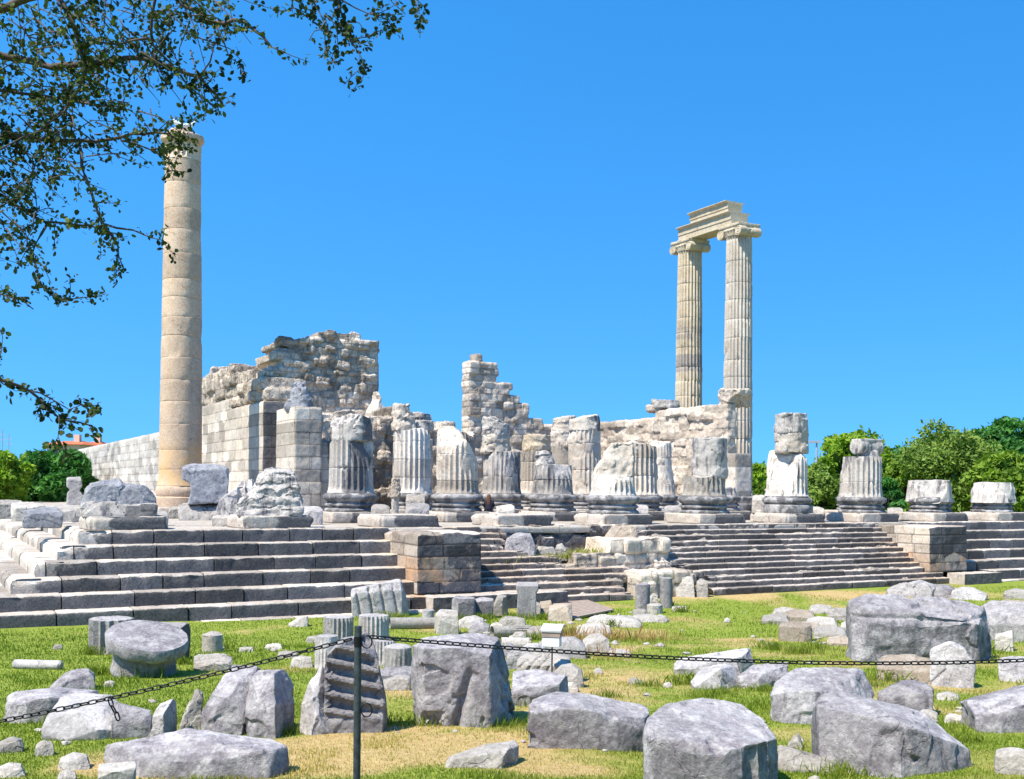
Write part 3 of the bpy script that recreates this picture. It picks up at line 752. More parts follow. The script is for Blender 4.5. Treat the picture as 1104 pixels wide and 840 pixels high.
def shaft(name, R0, R1, z0, z1, nfl=24, depth=.10, erode=0.2, seed=1, dz=.09, per=6, topjag=.0, cuts=(), drum=1.15, flare=True, entasis=0.0, crust_shade=0.0, warm=0.0, joints=True, flutelow=None, tone=1.0, breaks=2):
    """fluted (or smooth) column shaft, worn where the noise says so; drum joints are grooves; closed ragged top"""
    nt = nfl * per if nfl else 96
    th = np.arange(nt) / nt * 2 * math.pi
    rg = np.random.default_rng(seed)
    H = z1 - z0
    zs = list(np.linspace(0, H, max(6, int(H / dz))))
    js = []
    z = rg.uniform(.6, drum)
    while joints and z < H - .25: js.append(z); z += rg.uniform(.8, 1.2) * drum
    for q in js: zs += [q - .03, q - .012, q, q + .012, q + .03]
    zs = np.unique(np.clip(np.round(zs, 4), 0, H)); K = len(zs)
    t = zs / H
    prof = R0 + (R1 - R0) * t + entasis * np.sin(np.pi * t)
    if flare: prof = prof + .075 * R0 * np.exp(-zs / .16)
    T, ZZ = np.meshgrid(th, zs, indexing='ij')
    Rr = np.ones((nt, 1)) * prof[None, :]
    P = np.stack([Rr * np.cos(T), Rr * np.sin(T), ZZ + z0], -1).reshape(-1, 3)
    n = fbm(P * np.array([.9, .9, .75]), seed, 4).reshape(nt, K)
    nf = fbm(P * 4.5, seed + 9, 3).reshape(nt, K)
    mask = sstep(.26 - erode, .44 - erode, n) if erode > -1 else 0
    cs = cellstep(P, int(26 + H * 10), seed + 31, (1, 1, .8)).reshape(nt, K)
    bi = np.searchsorted(np.array(js) if js else np.array([1e9]), zs)
    tone_ = rg.uniform(-1, 1, len(js) + 2)[bi] * tone
    offx = rg.normal(0, .007, len(js) + 2)[bi]; offy = rg.normal(0, .007, len(js) + 2)[bi]
    if nfl:
        p = (T / (2 * math.pi) * nfl) % 1.0
        q = np.clip((p - .13) / .74, 0, 1)
        fl = np.sqrt(np.maximum(0, np.sin(np.pi * q))) * depth * R0
        fl = fl * sstep(.02, .2, ZZ)
        if flutelow is not None: fl = fl * (ZZ + z0 < flutelow)
        Rr = Rr - fl * (1 - mask)
    Rr = Rr - mask * (.055 * R0 + .07 * R0 * np.maximum(0, n)) * (1 if nfl else .3) + nf * .016 * R0 * (.4 + mask) + cs * mask * (.05 if nfl else .012) * R0
    if js:
        jd = np.min(np.abs(zs[:, None] - np.array(js)[None, :]), 1)
        Rr = Rr - (np.exp(-(jd / .012) ** 2) * (.03 if nfl else .013) * R0)[None, :]
        chip = np.maximum(0, fbm(P * 3, seed + 4, 2).reshape(nt, K) - .15) * np.exp(-(jd / .07) ** 2)[None, :]
        Rr = Rr - chip * (.16 if nfl else .06) * R0
    ztop = H - topjag * np.maximum(0, .35 + fbm(np.stack([np.cos(th), np.sin(th), 0 * th], -1) * 1.1, seed + 6, 3))
    Zc = ZZ * (1 - sstep(.55, 1.0, t)[None, :] * (1 - (ztop / H))[:, None])
    V = np.stack([Rr * np.cos(T) + offx[None, :], Rr * np.sin(T) + offy[None, :], Zc + z0], -1)
    # cap rings
    rings = []
    for f in (.93, .6, .3):
        c = V[:, -1, :].copy(); m_ = c.mean(0); c = m_ + (c - m_) * np.array([f, f, .7 if f < .9 else 1]); c[:, 2] += (.0 if f > .9 else .03) + fbm(c * 2, seed + 8, 3) * .05
        rings.append(c[:, None, :])
    V = np.concatenate([V] + rings, 1); K2 = V.shape[1]
    VV = V.reshape(-1, 3)
    for k in range(breaks):
        az = rg.uniform(0, 6.28); tl_ = rg.uniform(.25, .8); nv = np.array([math.cos(az), math.sin(az), tl_]); nv /= np.linalg.norm(nv)
        sup = nv[0] * R1 * math.cos(az) + nv[1] * R1 * math.sin(az) + nv[2] * z1
        VV = plane_cut(nv, sup - rg.uniform(.12, .42), seed + k, .05, 2.2)(VV)
    for c in cuts: VV = c(VV)
    a = np.arange(nt)[:, None] * K2 + np.arange(K2 - 1)[None, :]
    b = ((np.arange(nt) + 1) % nt)[:, None] * K2 + np.arange(K2 - 1)[None, :]
    F = [list(map(int, f)) for f in np.stack([a, b, b + 1, a + 1], -1).reshape(-1, 4)]
    F.append([int(i * K2 + K2 - 1) for i in range(nt)])
    me = mesh_np(name, VV, F, sharp=42)
    blk = np.concatenate([np.repeat(tone_[None, :], nt, 0), np.zeros((nt, 3))], 1)
    attr(me, 'blk', blk.ravel())
    cr = np.concatenate([crust_shade * np.clip(.2 + fbm(P * np.array([1.1, 1.1, .5]), seed + 20, 4).reshape(nt, K) * 2, 0, 1) * (sstep(-.3, .9, np.cos(T + math.pi / 2 - .5))), np.zeros((nt, 3))], 1)
    attr(me, 'crust_shade', cr.ravel())
    if warm:
        attr(me, 'warm', np.concatenate([warm * sstep(2.6, 1.2, ZZ) * np.ones_like(T), np.zeros((nt, 3))], 1).ravel())
    return me

BASEP = [(0.02, .45), (1.15, .45), (1.2, .49), (1.2, .55), (1.14, .60), (1.05, .65), (1.09, .71), (1.17, .74), (1.17, .80), (1.07, .85), (1.06, .91), (1.15, .95), (1.18, .99), (1.245, 1.05), (1.26, 1.13), (1.23, 1.21), (1.13, 1.27), (1.06, 1.29), (1.04, 1.31), (0.02, 1.33)]
base_meshes = [lathe('base', BASEP, 72, s, .012, w) for s, w in ((3, .05), (9, .15), (15, .0))]
worn_base = [lathe('base', BASEP, 72, s, .03, w) for s, w in ((5, .75), (8, .6))]
def plinth_mesh(seed, er=.05):
    bm = bmesh.new(); bm_box(bm, (0, 0, .23), (2.78, 2.78, .46))
    V, F, N = voxel(bm, .06)
    e = np.maximum(np.abs(V[:, 0]), np.abs(V[:, 1])) / 1.39
    n = fbm(V * 1.2, seed, 3)
    V2 = V + N * (fbm(V * 4, seed + 1, 3) * .02)[:, None]
    corner = sstep(.82, 1.0, np.abs(V[:, 0]) / 1.39) * sstep(.55, 1.0, np.abs(V[:, 1]) / 1.39) + sstep(.9, 1, e) * sstep(.3, .46, V[:, 2]) * .6
    k = 1 - np.maximum(0, n + er) * .22 * corner
    V2[:, 0] *= k; V2[:, 1] *= k
    me = mesh_np('plinth', V2, F)
    attr(me, 'crust_shade', .88 * sstep(.4, .8, -N[:, 1]) * sstep(-.75, -.1, V[:, 0] + .5 * n) + .1 * sstep(.4, .8, -N[:, 0]))  # plinth front dark with stain and painted shade
    return me
plinths = [plinth_mesh(s, e) for s, e in ((3, .1), (7, .45), (12, .3))]

GRP = None
def column(i, j, label, name='broken_column', cat='broken column', plinth=0, base=0, parts=()):
    t = thing(name, label, cat, TW(i * 5.3, j * 5.3, 0), THETA)
    if plinth is not None: obj('plinth', plinths[plinth], M['step'], t)
    if base is not None: obj('base', (base_meshes + worn_base)[base], M['base'], t, None, (i * 1.7 + j))
    for nm, me, mat in parts: obj(nm, me, mat, t)
    return t

def rough_drum(name, R, z0, z1, seed, squash=1.0, cuts=(), amp=.10, taper=.95, off=(0, 0), vox=.06, strat=.0, crust_shade=0.0):
    """eroded stump or drum without flutes: closed solid, ridged wear, optional broken planes"""
    bm = bmesh.new(); H = z1 - z0
    bmesh.ops.create_cone(bm, cap_ends=True, segments=40, radius1=R, radius2=R * taper, depth=H, matrix=Matrix.Translation((0, 0, H / 2)))
    V, F, N = voxel(bm, vox)
    for c in cuts: V = c(V)
    N = vert_normals(V, F)
    d = fbm(V * 1.3 + seed, seed, 4) * amp * .8 + ridged(V * 1.7, seed + 3, 4) * amp * .65 + fbm(V * 6, seed + 5, 3) * amp * .35 + cellstep(V, 40, seed + 11) * amp * .5
    if strat: d = d + strat * np.sin(V[:, 2] * 9 + fbm(V, seed + 7, 2) * 5)
    V = V + N * d[:, None]
    V[:, 1] *= squash
    V = V + np.array([off[0], off[1], z0])
    me = mesh_np(name, V, F, sharp=32)
    if crust_shade: attr(me, 'crust_shade', crust_shade * sstep(.1, .8, N[:, 0] * .8 - N[:, 1] * .3))
    return me

pc = plane_cut
# --- front row
for i, lab, pv in ((2, 'bare square plinth with a dark front directly above the near pier', 1), (3, 'bare square plinth with a broken left corner, in front of the seated visitor', 2)):
    t = thing('column_plinth', lab, 'plinth', TW(i * 5.3, 0, 0), THETA)
    obj('plinth', plinths[pv], M['step'], t)
column(4, 0, 'short fluted column stump with a carved base band and a cream broken piece on top', plinth=2, base=0, parts=[
    ('shaft', shaft('shaft', 1.0, .99, 1.3, 2.2, 24, .11, -.05, 41, crust_shade=.5), M['fluted']),
    ('upper_drum', rough_drum('upper_drum', .98, 2.17, 3.62, 42, 1, [pc((-.6, -.8, .15), .42, 1, .1), pc((-.75, .3, .5), .75, 2, .1), pc((.95, -.1, 0), .80, 3, .02)], .05), M['cream'])])
column(5, 0, 'column stump with a short fluted foot below a rough grey unfluted drum', plinth=0, base=1, parts=[
    ('shaft', shaft('shaft', 1.0, .97, 1.3, 2.28, 24, .11, .1, 43, topjag=.15, crust_shade=.4), M['fluted']),
    ('upper_drum', rough_drum('upper_drum', .83, 2.15, 4.08, 44, 1, [pc((0, 0, 1), 1.9, 1, .03)], .075, off=(.26, -.05), strat=.012), M['white'])])
column(6, 0, 'tall broken column with a rough upper half and cream flutes below, right of the fluted pair', plinth=1, base=None, parts=[
    ('base', lathe('base', [(.02, .42), (1.26, .42), (1.28, .46), (1.28, .82), (1.25, .86), (1.12, .9), (1.16, .95), (1.24, 1.0), (1.26, 1.1), (1.2, 1.2), (1.08, 1.25), (1.04, 1.31), (.02, 1.33)], 12 * 6, 4, .012, .0), M['base']),
    ('shaft', shaft('shaft', 1.02, .98, 1.3, 3.62, 24, .11, -.08, 45, topjag=.12, cuts=[pc((-.80, -.25, .32), 1.35, 2, .1)], crust_shade=.25), M['fluted']),
    ('upper_drum', rough_drum('upper_drum', .82, 3.5, 4.5, 46, 1, [], .07, off=(.25, 0), taper=1.0), M['cream']),
    ('upper_drum', rough_drum('upper_drum', .80, 4.46, 5.48, 47, 1, [pc((0, 0, 1), 1.0, 1, .04)], .08, off=(.22, 0), taper=.96), M['white'])])
column(7, 0, 'carved column stump crowned by a lying scroll shaped capital fragment', plinth=2, base=0, parts=[
    ('shaft', shaft('shaft', 1.02, 1.0, 1.25, 3.42, 24, .12, .12, 48, cuts=[pc((0, 0, 1), 3.40, 1, .02)], crust_shade=.5), M['white'])])
def scroll(name, L, Rr, seed):
    bm = bmesh.new()
    bmesh.ops.create_cone(bm, cap_ends=True, segments=40, radius1=Rr, radius2=Rr, depth=L, matrix=Matrix.Rotation(R(90), 4, 'Y'))
    bm_box(bm, (0, 0, Rr * .45), (L * .96, Rr * 1.6, Rr * 1.1))
    bmesh.ops.create_cone(bm, cap_ends=True, segments=32, radius1=.62, radius2=.5, depth=.5, matrix=Matrix.Translation((.1, 0, -Rr - .05)))
    V, F, N = voxel(bm, .045)
    w = 1 - .16 * np.exp(-(V[:, 0] / .3) ** 2) * (V[:, 2] < Rr * .6)
    V[:, 1] *= w
    V = V + N * (fbm(V * 1.8, seed, 4) * .05 + fbm(V * 6, seed + 1, 2) * .015)[:, None]
    return mesh_np(name, V, F)
tag(obj('capital_fragment', scroll('capital_fragment', 1.7, .42, 3), M['white'], None, TW(7 * 5.3 + .35, 0, 3.93), THETA), 'white scroll shaped capital fragment lying on the carved stump', 'capital')
column(8, 0, 'low squat white column stump above the far pier', plinth=0, base=4, parts=[
    ('shaft', shaft('shaft', 1.28, 1.14, 1.05, 2.22, 24, .06, .34, 49, topjag=.08, flare=False, joints=False, cuts=[pc((-.7, -.5, .5), 1.55, 2, .15)]), M['white'])])
column(9, 0, 'lowest white column stump near the right edge, its right side broken away', plinth=2, base=3, parts=[
    ('shaft', shaft('shaft', 1.28, 1.12, 1.0, 2.16, 24, .06, .3, 50, topjag=.06, flare=False, joints=False, cuts=[pc((.85, .1, .45), 1.42, 2, .1)]), M['white'])])
# --- second row
column(2, 1, 'sharply fluted white column stump under a broken dark streaked drum', plinth=0, base=2, parts=[
    ('shaft', shaft('shaft', 1.0, .97, 1.3, 3.66, 24, .12, -.25, 51, crust_shade=.75, tone=.3), M['fluted']),
    ('upper_drum', rough_drum('upper_drum', .93, 3.62, 4.85, 52, 1, [pc((-.75, -.2, .75), 1.02, 1, .1), pc((0, 0, 1), 1.12, 2, .06)], .09, taper=.9, crust_shade=.9), M['white'])])
column(3, 1, 'cream column stump with a triangular broken peak and a carved round base', plinth=1, base=0, parts=[
    ('shaft', shaft('shaft', 1.0, .97, 1.3, 4.6, 24, .11, .08, 53, topjag=.2, cuts=[pc((-.66, -.5, .55), 2.62, 2, .08), pc((.72, -.3, .55), 2.45, 3, .08)]), M['cream'])])
column(4, 1, 'low dark fluted column stump with a small pale lump on top', plinth=1, base=0, parts=[
    ('shaft', shaft('shaft', 1.0, .97, 1.3, 2.76, 24, .10, .16, 54, topjag=.08, crust_shade=.7), M['white']),
    ('lump', rough_drum('lump', .5, 2.7, 3.4, 55, 1, [pc((.7, -.3, .6), .62, 1, .08)], .12, taper=.6, off=(-.45, .1)), M['white'])])
column(5, 1, 'damaged fluted column stump with a hollow shadowed side, behind the carved base', plinth=0, base=1, parts=[
    ('shaft', shaft('shaft', 1.0, .96, 1.3, 4.15, 24, .13, .04, 56, topjag=.35, cuts=[pc((.9, -.42, .1), 1.15, 2, .12)], crust_shade=.55), M['cream'])])
column(6, 1, 'column base with a mere stub, half hidden behind the rough grey drum', plinth=0, base=0, parts=[
    ('shaft', shaft('shaft', 1.0, .98, 1.3, 1.9, 24, .1, .3, 57, topjag=.2), M['white'])])
column(8, 1, 'narrow broken column stump peeking out left of the carved stump', plinth=0, base=3, parts=[
    ('shaft', shaft('shaft', .98, .9, 1.3, 3.25, 24, .09, .25, 58, topjag=.25, cuts=[pc((-.75, -.2, .6), 1.95, 2, .1)]), M['white'])])
column(7, 1, 'worn column base hidden behind the tall broken column', plinth=0, base=4, parts=[
    ('shaft', shaft('shaft', 1.0, .9, 1.3, 1.8, 24, .08, .3, 59, topjag=.3), M['white'])])
# --- inner rows
column(3, 2, 'fluted column with cream left half, grey right half and a ragged top, left of the triangular stump', plinth=0, base=1, parts=[
    ('shaft', shaft('shaft', 1.02, .98, 1.3, 4.6, 24, .11, .08, 60, topjag=.15, crust_shade=.35), M['fluted']),
    ('upper_drum', rough_drum('upper_drum', .62, 4.5, 5.85, 61, 1, [pc((.8, -.2, .4), .68, 1, .12)], .13, taper=.85, off=(-.42, .1)), M['cream']),
    ('fragment', rough_drum('fragment', .5, 4.55, 5.05, 62, .8, [], .08, off=(.62, -.1)), M['white'])])
column(4, 2, 'thick dark streaked column stump with two eroded drums stacked on it', plinth=0, base=1, parts=[
    ('shaft', shaft('shaft', 1.02, 1.0, 1.3, 3.55, 24, .1, .14, 63, topjag=.06, crust_shade=.6), M['white']),
    ('upper_drum', rough_drum('upper_drum', .76, 3.5, 4.45, 64, 1, [], .10, off=(-.35, .1), taper=.92), M['cream']),
    ('upper_drum', rough_drum('upper_drum', .72, 4.42, 5.38, 65, 1, [pc((.5, -.2, .85), .78, 1, .06)], .11, off=(-.35, .1), taper=.9), M['white'])])
column(5, 2, 'smooth tall cream column with a rounded dark topped drum', plinth=0, base=1, parts=[
    ('shaft', shaft('shaft', .98, .93, 1.3, 4.9, 24, .07, .28, 66, topjag=.05, drum=1.4), M['cream']),
    ('upper_drum', rough_drum('upper_drum', .90, 4.86, 5.75, 67, 1, [pc((-.3, 0, 1), .78, 1, .05)], .07, taper=.85, crust_shade=.8), M['cream'])])
column(6, 2, 'smooth tapering cream column leaning over a worn base beside the masonry wall', plinth=0, base=1, parts=[
    ('shaft', shaft('shaft', .96, .70, 1.3, 4.45, 24, .03, .4, 68, topjag=.2, flare=True, crust_shade=.2), M['cream'])])
column(3, 3, 'slender pointed column splinter right of the tallest ruined wall', plinth=0, base=1, parts=[
    ('shaft', shaft('shaft', 1.0, .93, 1.3, 7.1, 24, .1, .1, 69, topjag=.5, cuts=[pc((-.93, -.1, .36), 2.35, 2, .05), pc((.95, .0, .16), 1.15, 3, .12)]), M['fluted'])])
column(4, 3, 'pale fluted column fragment standing behind the triangular stump', plinth=0, base=1, parts=[
    ('shaft', shaft('shaft', 1.0, .95, 1.3, 4.9, 24, .1, .12, 70, topjag=.4), M['cream'])])
column(5, 3, 'low yellowish round drum in the shade between two cream columns', plinth=0, base=1, parts=[
    ('shaft', shaft('shaft', 1.0, .97, 1.3, 3.9, 24, .09, .25, 71, topjag=.1, joints=True), M['cream']),
    ('upper_drum', rough_drum('upper_drum', .86, 3.86, 4.85, 72, 1, [], .07, taper=.96, strat=.02), M['golden'])])
column(6, 4, 'eroded cream column of two bulging drums left of the smooth tall column', plinth=0, base=1, parts=[
    ('shaft', shaft('shaft', 1.0, .95, 1.3, 4.5, 0, 0, .35, 73, topjag=.05), M['cream']),
    ('upper_drum', rough_drum('upper_drum', .92, 4.45, 5.4, 74, 1, [], .10, taper=.97), M['cream']),
    ('upper_drum', rough_drum('upper_drum', .88, 5.36, 6.55, 75, 1, [pc((-.2, 0, 1), 1.1, 1, .06)], .10, taper=.8), M['cream'])])
column(4, 4, 'narrow block built pillar rising behind the triangular stump', plinth=0, base=None, parts=[
    ('shaft', rough_drum('shaft', .72, .4, 4.6, 76, 1, [], .08), M['cream']),
    ('upper_drum', rough_drum('upper_drum', .56, 4.5, 6.35, 77, 1, [pc((0, 0, 1), 1.75, 1, .03)], .10, strat=.03), M['white'])])

# --- the lone smooth column
lone = thing('tall_column', 'tall unfluted buff column standing alone at the left', 'column', TW(5.3, 15.9, 0), THETA)
obj('plinth', plinths[0], M['step'], lone)
obj('base', lathe('base', [(.02, .45), (1.26, .45), (1.27, .5), (1.27, .95), (1.14, 1.0), (1.17, 1.06), (1.2, 1.15), (1.21, 1.3), (1.19, 1.45), (1.14, 1.53), (1.09, 1.56), (.02, 1.58)], 72, 6, .015, .1), M['lone'], lone)
LSH = shaft('shaft', 1.07, .88, 1.55, 18.2, 0, 0, -.05, 81, dz=.25, drum=1.12, entasis=.02, warm=.6, tone=.3, breaks=0)
obj('shaft', LSH, M['lone'], lone)
obj('neck', shaft('neck', .89, .91, 18.17, 19.05, 24, .10, -.15, 82, dz=.06, flare=False, joints=False, breaks=0), M['lone'], lone)
obj('echinus', lathe('echinus', [(.02, 19.0), (.9, 19.0), (.98, 19.06), (1.08, 19.16), (1.12, 19.3), (1.08, 19.42), (.9, 19.5), (.4, 19.56), (.02, 19.55)], 72, 7, .03, .45, 1.6), M['lone'], lone)
obj('crown', rough_drum('crown', .62, 19.42, 19.74, 83, 1, [pc((.6, -.1, .8), .45, 1, .05)], .05, off=(-.12, 0)), M['lone'], lone)

def bird(name, label, loc, rz, scale=1.0):
    """standing gull: one body surface with breast, neck, head, tapering tail; bill and legs of their own"""
    t = thing(name, label, 'bird', loc, rz)
    n = 14; prof = [(-.30, .02, .02, .0), (-.24, .035, .025, .02), (-.16, .05, .05, .02), (-.06, .075, .085, .0), (.04, .08, .095, .0), (.11, .07, .085, .03), (.155, .05, .055, .08), (.175, .04, .045, .13), (.19, .045, .045, .17), (.215, .042, .042, .185), (.24, .02, .022, .18), (.248, .004, .004, .178)]
    V = []
    for x, w, h, z in prof:
        for k in range(n):
            a = 2 * math.pi * k / n; V.append((x, w * math.cos(a), .22 + z + h * math.sin(a) + (x * .25 if x < .1 else .02)))
    F = [[i * n + k, i * n + (k + 1) % n, (i + 1) * n + (k + 1) % n, (i + 1) * n + k] for i in range(len(prof) - 1) for k in range(n)]
    F.append(list(range(n))); F.append([(len(prof) - 1) * n + k for k in range(n)][::-1])
    obj('body', mesh_np('body', V, F), M['feather'], t)
    bm = bmesh.new(); bmesh.ops.create_cone(bm, cap_ends=True, segments=8, radius1=.014, radius2=.003, depth=.06, matrix=Matrix.Translation((.27, 0, .415)) @ Matrix.Rotation(R(97), 4, 'Y'))
    obj('bill', bm, M['bill'], t)
    for s in (-1, 1):
        bm = bmesh.new(); bmesh.ops.create_cone(bm, cap_ends=True, segments=8, radius1=.008, radius2=.01, depth=.19, matrix=Matrix.Translation((.02, s * .03, .09)))
        bm_box(bm, (.045, s * .03, .008), (.07, .035, .012))
        obj('leg', bm, M['bill'], t)
    t.scale = (scale,) * 3
    return t
M['feather'] = plain('white feathers', (0.72, 0.72, 0.72), 0.8, var=.08)
M['bill'] = plain('yellow horn', (0.5, 0.3, 0.05), 0.5)
bird('gull', 'white gull with its head turned left, perched on the top of the buff column', TW(5.3 - .28, 15.9, 19.76), R(200), 1.5)
bird('gull', 'right hand white gull with a raised tail on top of the buff column', TW(5.3 + .22, 15.9 - .2, 19.66), R(35), 1.6)

# --- the fluted pair with Ionic capitals and architrave
def ionic(name, Rn, seed):
    """capital: egg band, two bolsters across, spiral volutes, abacus; neck at z=0, top at z=.78"""
    bm = bmesh.new()
    for s in (-1, 1):
        mt = Matrix.Translation((0, s * .90, .22)) @ Matrix.Rotation(R(90), 4, 'Y')
        for (L, r) in ((1.85, .33), (1.0, .28)):
            bmesh.ops.create_cone(bm, cap_ends=True, segments=32, radius1=r, radius2=r, depth=L, matrix=mt)
    bm_box(bm, (0, 0, .46), (1.8, 1.9, .26))
    bm_box(bm, (0, 0, .68), (1.95, 2.1, .20))
    bmesh.ops.create_cone(bm, cap_ends=True, segments=40, radius1=Rn * 1.0, radius2=Rn * 1.12, depth=.42, matrix=Matrix.Translation((0, 0, .18)))
    V, F, N = voxel(bm, .04)
    th = np.arctan2(V[:, 1], V[:, 0])
    # bolster waist
    m_ = (np.abs(V[:, 1]) > .6) & (V[:, 2] < .55)
    k = 1 - .22 * np.exp(-(V[:, 0] / .42) ** 2)
    for s in (-1, 1):
        q = m_ & (np.sign(V[:, 1]) == s)
        V[q, 1] = s * .90 + (V[q, 1] - s * .90) * k[q]; V[q, 2] = .22 + (V[q, 2] - .22) * k[q]
    # spiral grooves on the volute faces
    rr = np.hypot(np.abs(V[:, 1]) - .90, V[:, 2] - .22); aa = np.arctan2(V[:, 2] - .22, np.abs(V[:, 1]) - .90)
    face = (np.abs(N[:, 0]) > .8) & (rr < .36) & (np.abs(V[:, 0]) > .8)
    V[:, 0] -= np.sign(V[:, 0]) * face * (.5 + .5 * np.cos(2 * np.pi * (rr / .12) + aa)) * .06
    # egg band
    e = (np.hypot(V[:, 0], V[:, 1]) < Rn * 1.3) & (V[:, 2] < .33) & (np.abs(N[:, 2]) < .8)
    V = V - N * (e * (.5 + .5 * np.cos(th * 24)) * .05)[:, None]
    V = V + N * (fbm(V * 2.2, seed, 3) * .04)[:, None]
    return mesh_np(name, V, F)
pair = []
for jj, lab, sd in ((3, 'nearer tall fluted column of the pair under the marble beam, pale cream', 91), (4, 'farther tall fluted column of the pair, golden with two grey drums', 92)):
    c = thing('tall_column', lab, 'column', TW(42.4, 5.3 * jj, 0), THETA)
    obj('plinth', plinths[0], M['step'], c); obj('base', base_meshes[1], M['base'], c)
    me = shaft('shaft', 1.02, .86, 1.3, 18.9, 24, .105, -.32 if jj == 4 else -.12, sd, dz=.25, per=6, drum=1.3, tone=.35, entasis=.02, breaks=0)
    if jj == 4:
        n = len(me.vertices); co = np.empty(n * 3); me.vertices.foreach_get('co', co); z = co.reshape(-1, 3)[:, 2]
        a = me.attributes['crust_shade']; a.data.foreach_set('value', (.85 * ((z > 10.1) & (z < 11.25)) + .5 * ((z > 12.45) & (z < 13.3))).astype(np.float32))
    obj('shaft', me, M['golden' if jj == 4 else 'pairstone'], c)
    obj('capital', ionic('capital', .9, sd), M['golden'], c, (0, 0, 18.86))
def beam(name, L, D, H, seed, fascia=3, crown=True):
    """architrave block: stepped fasciae on both long faces and a projecting crown moulding"""
    prof = []
    for f in range(fascia):
        y = D / 2 - .10 + .05 * f
        prof += [(y, H * (f / fascia) * .84), (y, H * ((f + 1) / fascia) * .84 - .02)]
    prof += [(D / 2 + .06, H * .87), (D / 2 + .16, H * .95), (D / 2 + .16, H)]
    pts = prof + [(-y, z) for y, z in reversed(prof)]
    n = max(8, int(L / .15)); rg = np.random.default_rng(seed)
    V = []
    for k in range(n + 1):
        for (y, z) in pts: V.append((k * L / n, y, z))
    V = np.array(V); K = len(pts)
    V = V + fbm(V * 1.5, seed, 4)[:, None] * np.array([.05, .03, .02]) 
    F = [[i * K + j, (i + 1) * K + j, (i + 1) * K + (j + 1) % K, i * K + (j + 1) % K] for i in range(n) for j in range(K)]
    F.append(list(range(K))); F.append([n * K + j for j in range(K)][::-1])
    return mesh_np(name, V, F, smooth=False)
p = TW(42.4, 21.65, 19.64)
tag(obj('architrave_beam', beam('architrave_beam', 5.75, 1.6, .95, 3, 2), M['golden'], None, p, RZ_S), 'lower long moulded marble beam bridging the two fluted columns', 'beam')
p = TW(42.4, 20.45, 20.59)
tag(obj('architrave_beam', beam('architrave_beam', 4.1, 1.4, .82, 4, 2), M['golden'], None, p, RZ_S), 'shorter upper marble beam lying on the beam across the fluted columns', 'beam')
# ================================================================ fallen stones
def prism(poly, D, vox):
    bm = bmesh.new()
    f = [bm.verts.new((x, 0, z)) for x, z in poly]; b = [bm.verts.new((x, D, z)) for x, z in poly]
    n = len(poly)
    bm.faces.new(f); bm.faces.new(b[::-1])
    for k in range(n): bm.faces.new([f[k], b[k], b[(k + 1) % n], f[(k + 1) % n]])
    bmesh.ops.recalc_face_normals(bm, faces=bm.faces)
    bmesh.ops.triangulate(bm, faces=bm.faces)
    return bm

def stone_mesh(poly, depth, cuts, seed, amp, res=46, ridges=None, chips=9):
    """solid from a traced side, given real thickness, then broken along planes and weathered"""
    poly = np.array(poly, float); w = np.ptp(poly[:, 0]); h = np.ptp(poly[:, 1]); D = depth
    x0, z0 = poly[:, 0].min(), poly[:, 1].min(); big = max(w, h, D)
    V, F, N = voxel(prism(poly, D, 0), big / 30)
    for c in cuts:
        X = (V[:, 0] - x0) / w; Yn = V[:, 1] / D; Zn = (V[:, 2] - z0) / h
        if c[0] == 't': lim = c[1] + (c[2] - c[1]) * Yn + (c[3] * (X - .5) if len(c) > 3 else 0); V[:, 2] = np.where(Zn > lim, z0 + lim * h, V[:, 2])
        elif c[0] == 'r': lim = c[1] + (c[2] - c[1]) * Yn + (c[3] * (Zn - .5) if len(c) > 3 else 0); V[:, 0] = np.where(X > lim, x0 + lim * w, V[:, 0])
        elif c[0] == 'l': lim = c[1] + (c[2] - c[1]) * Yn + (c[3] * (Zn - .5) if len(c) > 3 else 0); V[:, 0] = np.where(X < lim, x0 + lim * w, V[:, 0])
        elif c[0] == 'f': lim = c[1] + (c[2] - c[1]) * Zn + (c[3] * (X - .5) if len(c) > 3 else 0); V[:, 1] = np.where(Yn < lim, lim * D, V[:, 1])
        elif c[0] == 'b': lim = c[1] + (c[2] - c[1]) * Zn; V[:, 1] = np.where(Yn > lim, lim * D, V[:, 1])
    bm = bmesh.new(); vs = [bm.verts.new(v) for v in V]
    for f in F:
        try: bm.faces.new([vs[i] for i in f])
        except ValueError: pass
    V, F, N = voxel(bm, big / res)
    # knock corners and edges off along random planes: the facets of broken stone
    rg = np.random.default_rng(seed); c0 = np.array([x0 + w / 2, D / 2, z0 + h * .45])
    for k in range(chips):
        n_ = np.array([rg.normal(0, .42), -abs(rg.normal(.7, .4)), abs(rg.normal(.6, .45))])
        n_ /= np.linalg.norm(n_)
        sup = ((V - c0) @ n_).max(); dd = sup - rg.uniform(.02, .11) * min(w, h, D)
        q = (V - c0) @ n_ - dd - fbm(V * (7 / big), seed + k, 2) * .012 * big
        V = V - n_ * np.maximum(q, 0)[:, None]
    N = vert_normals(V, F)
    d = fbm(V * (3.2 / big) + seed, seed, 3) * amp * .5 * big + ridged(V * (2.6 / big) + seed, seed + 3, 5) * amp * .5 * big + fbm(V * (15 / big), seed + 5, 3) * amp * .25 * big + cellstep(V, 26, seed + 21) * amp * .5 * big
    if ridges is not None: d = d + ridges(V, N)
    V = V + N * d[:, None]
    return V, F, N

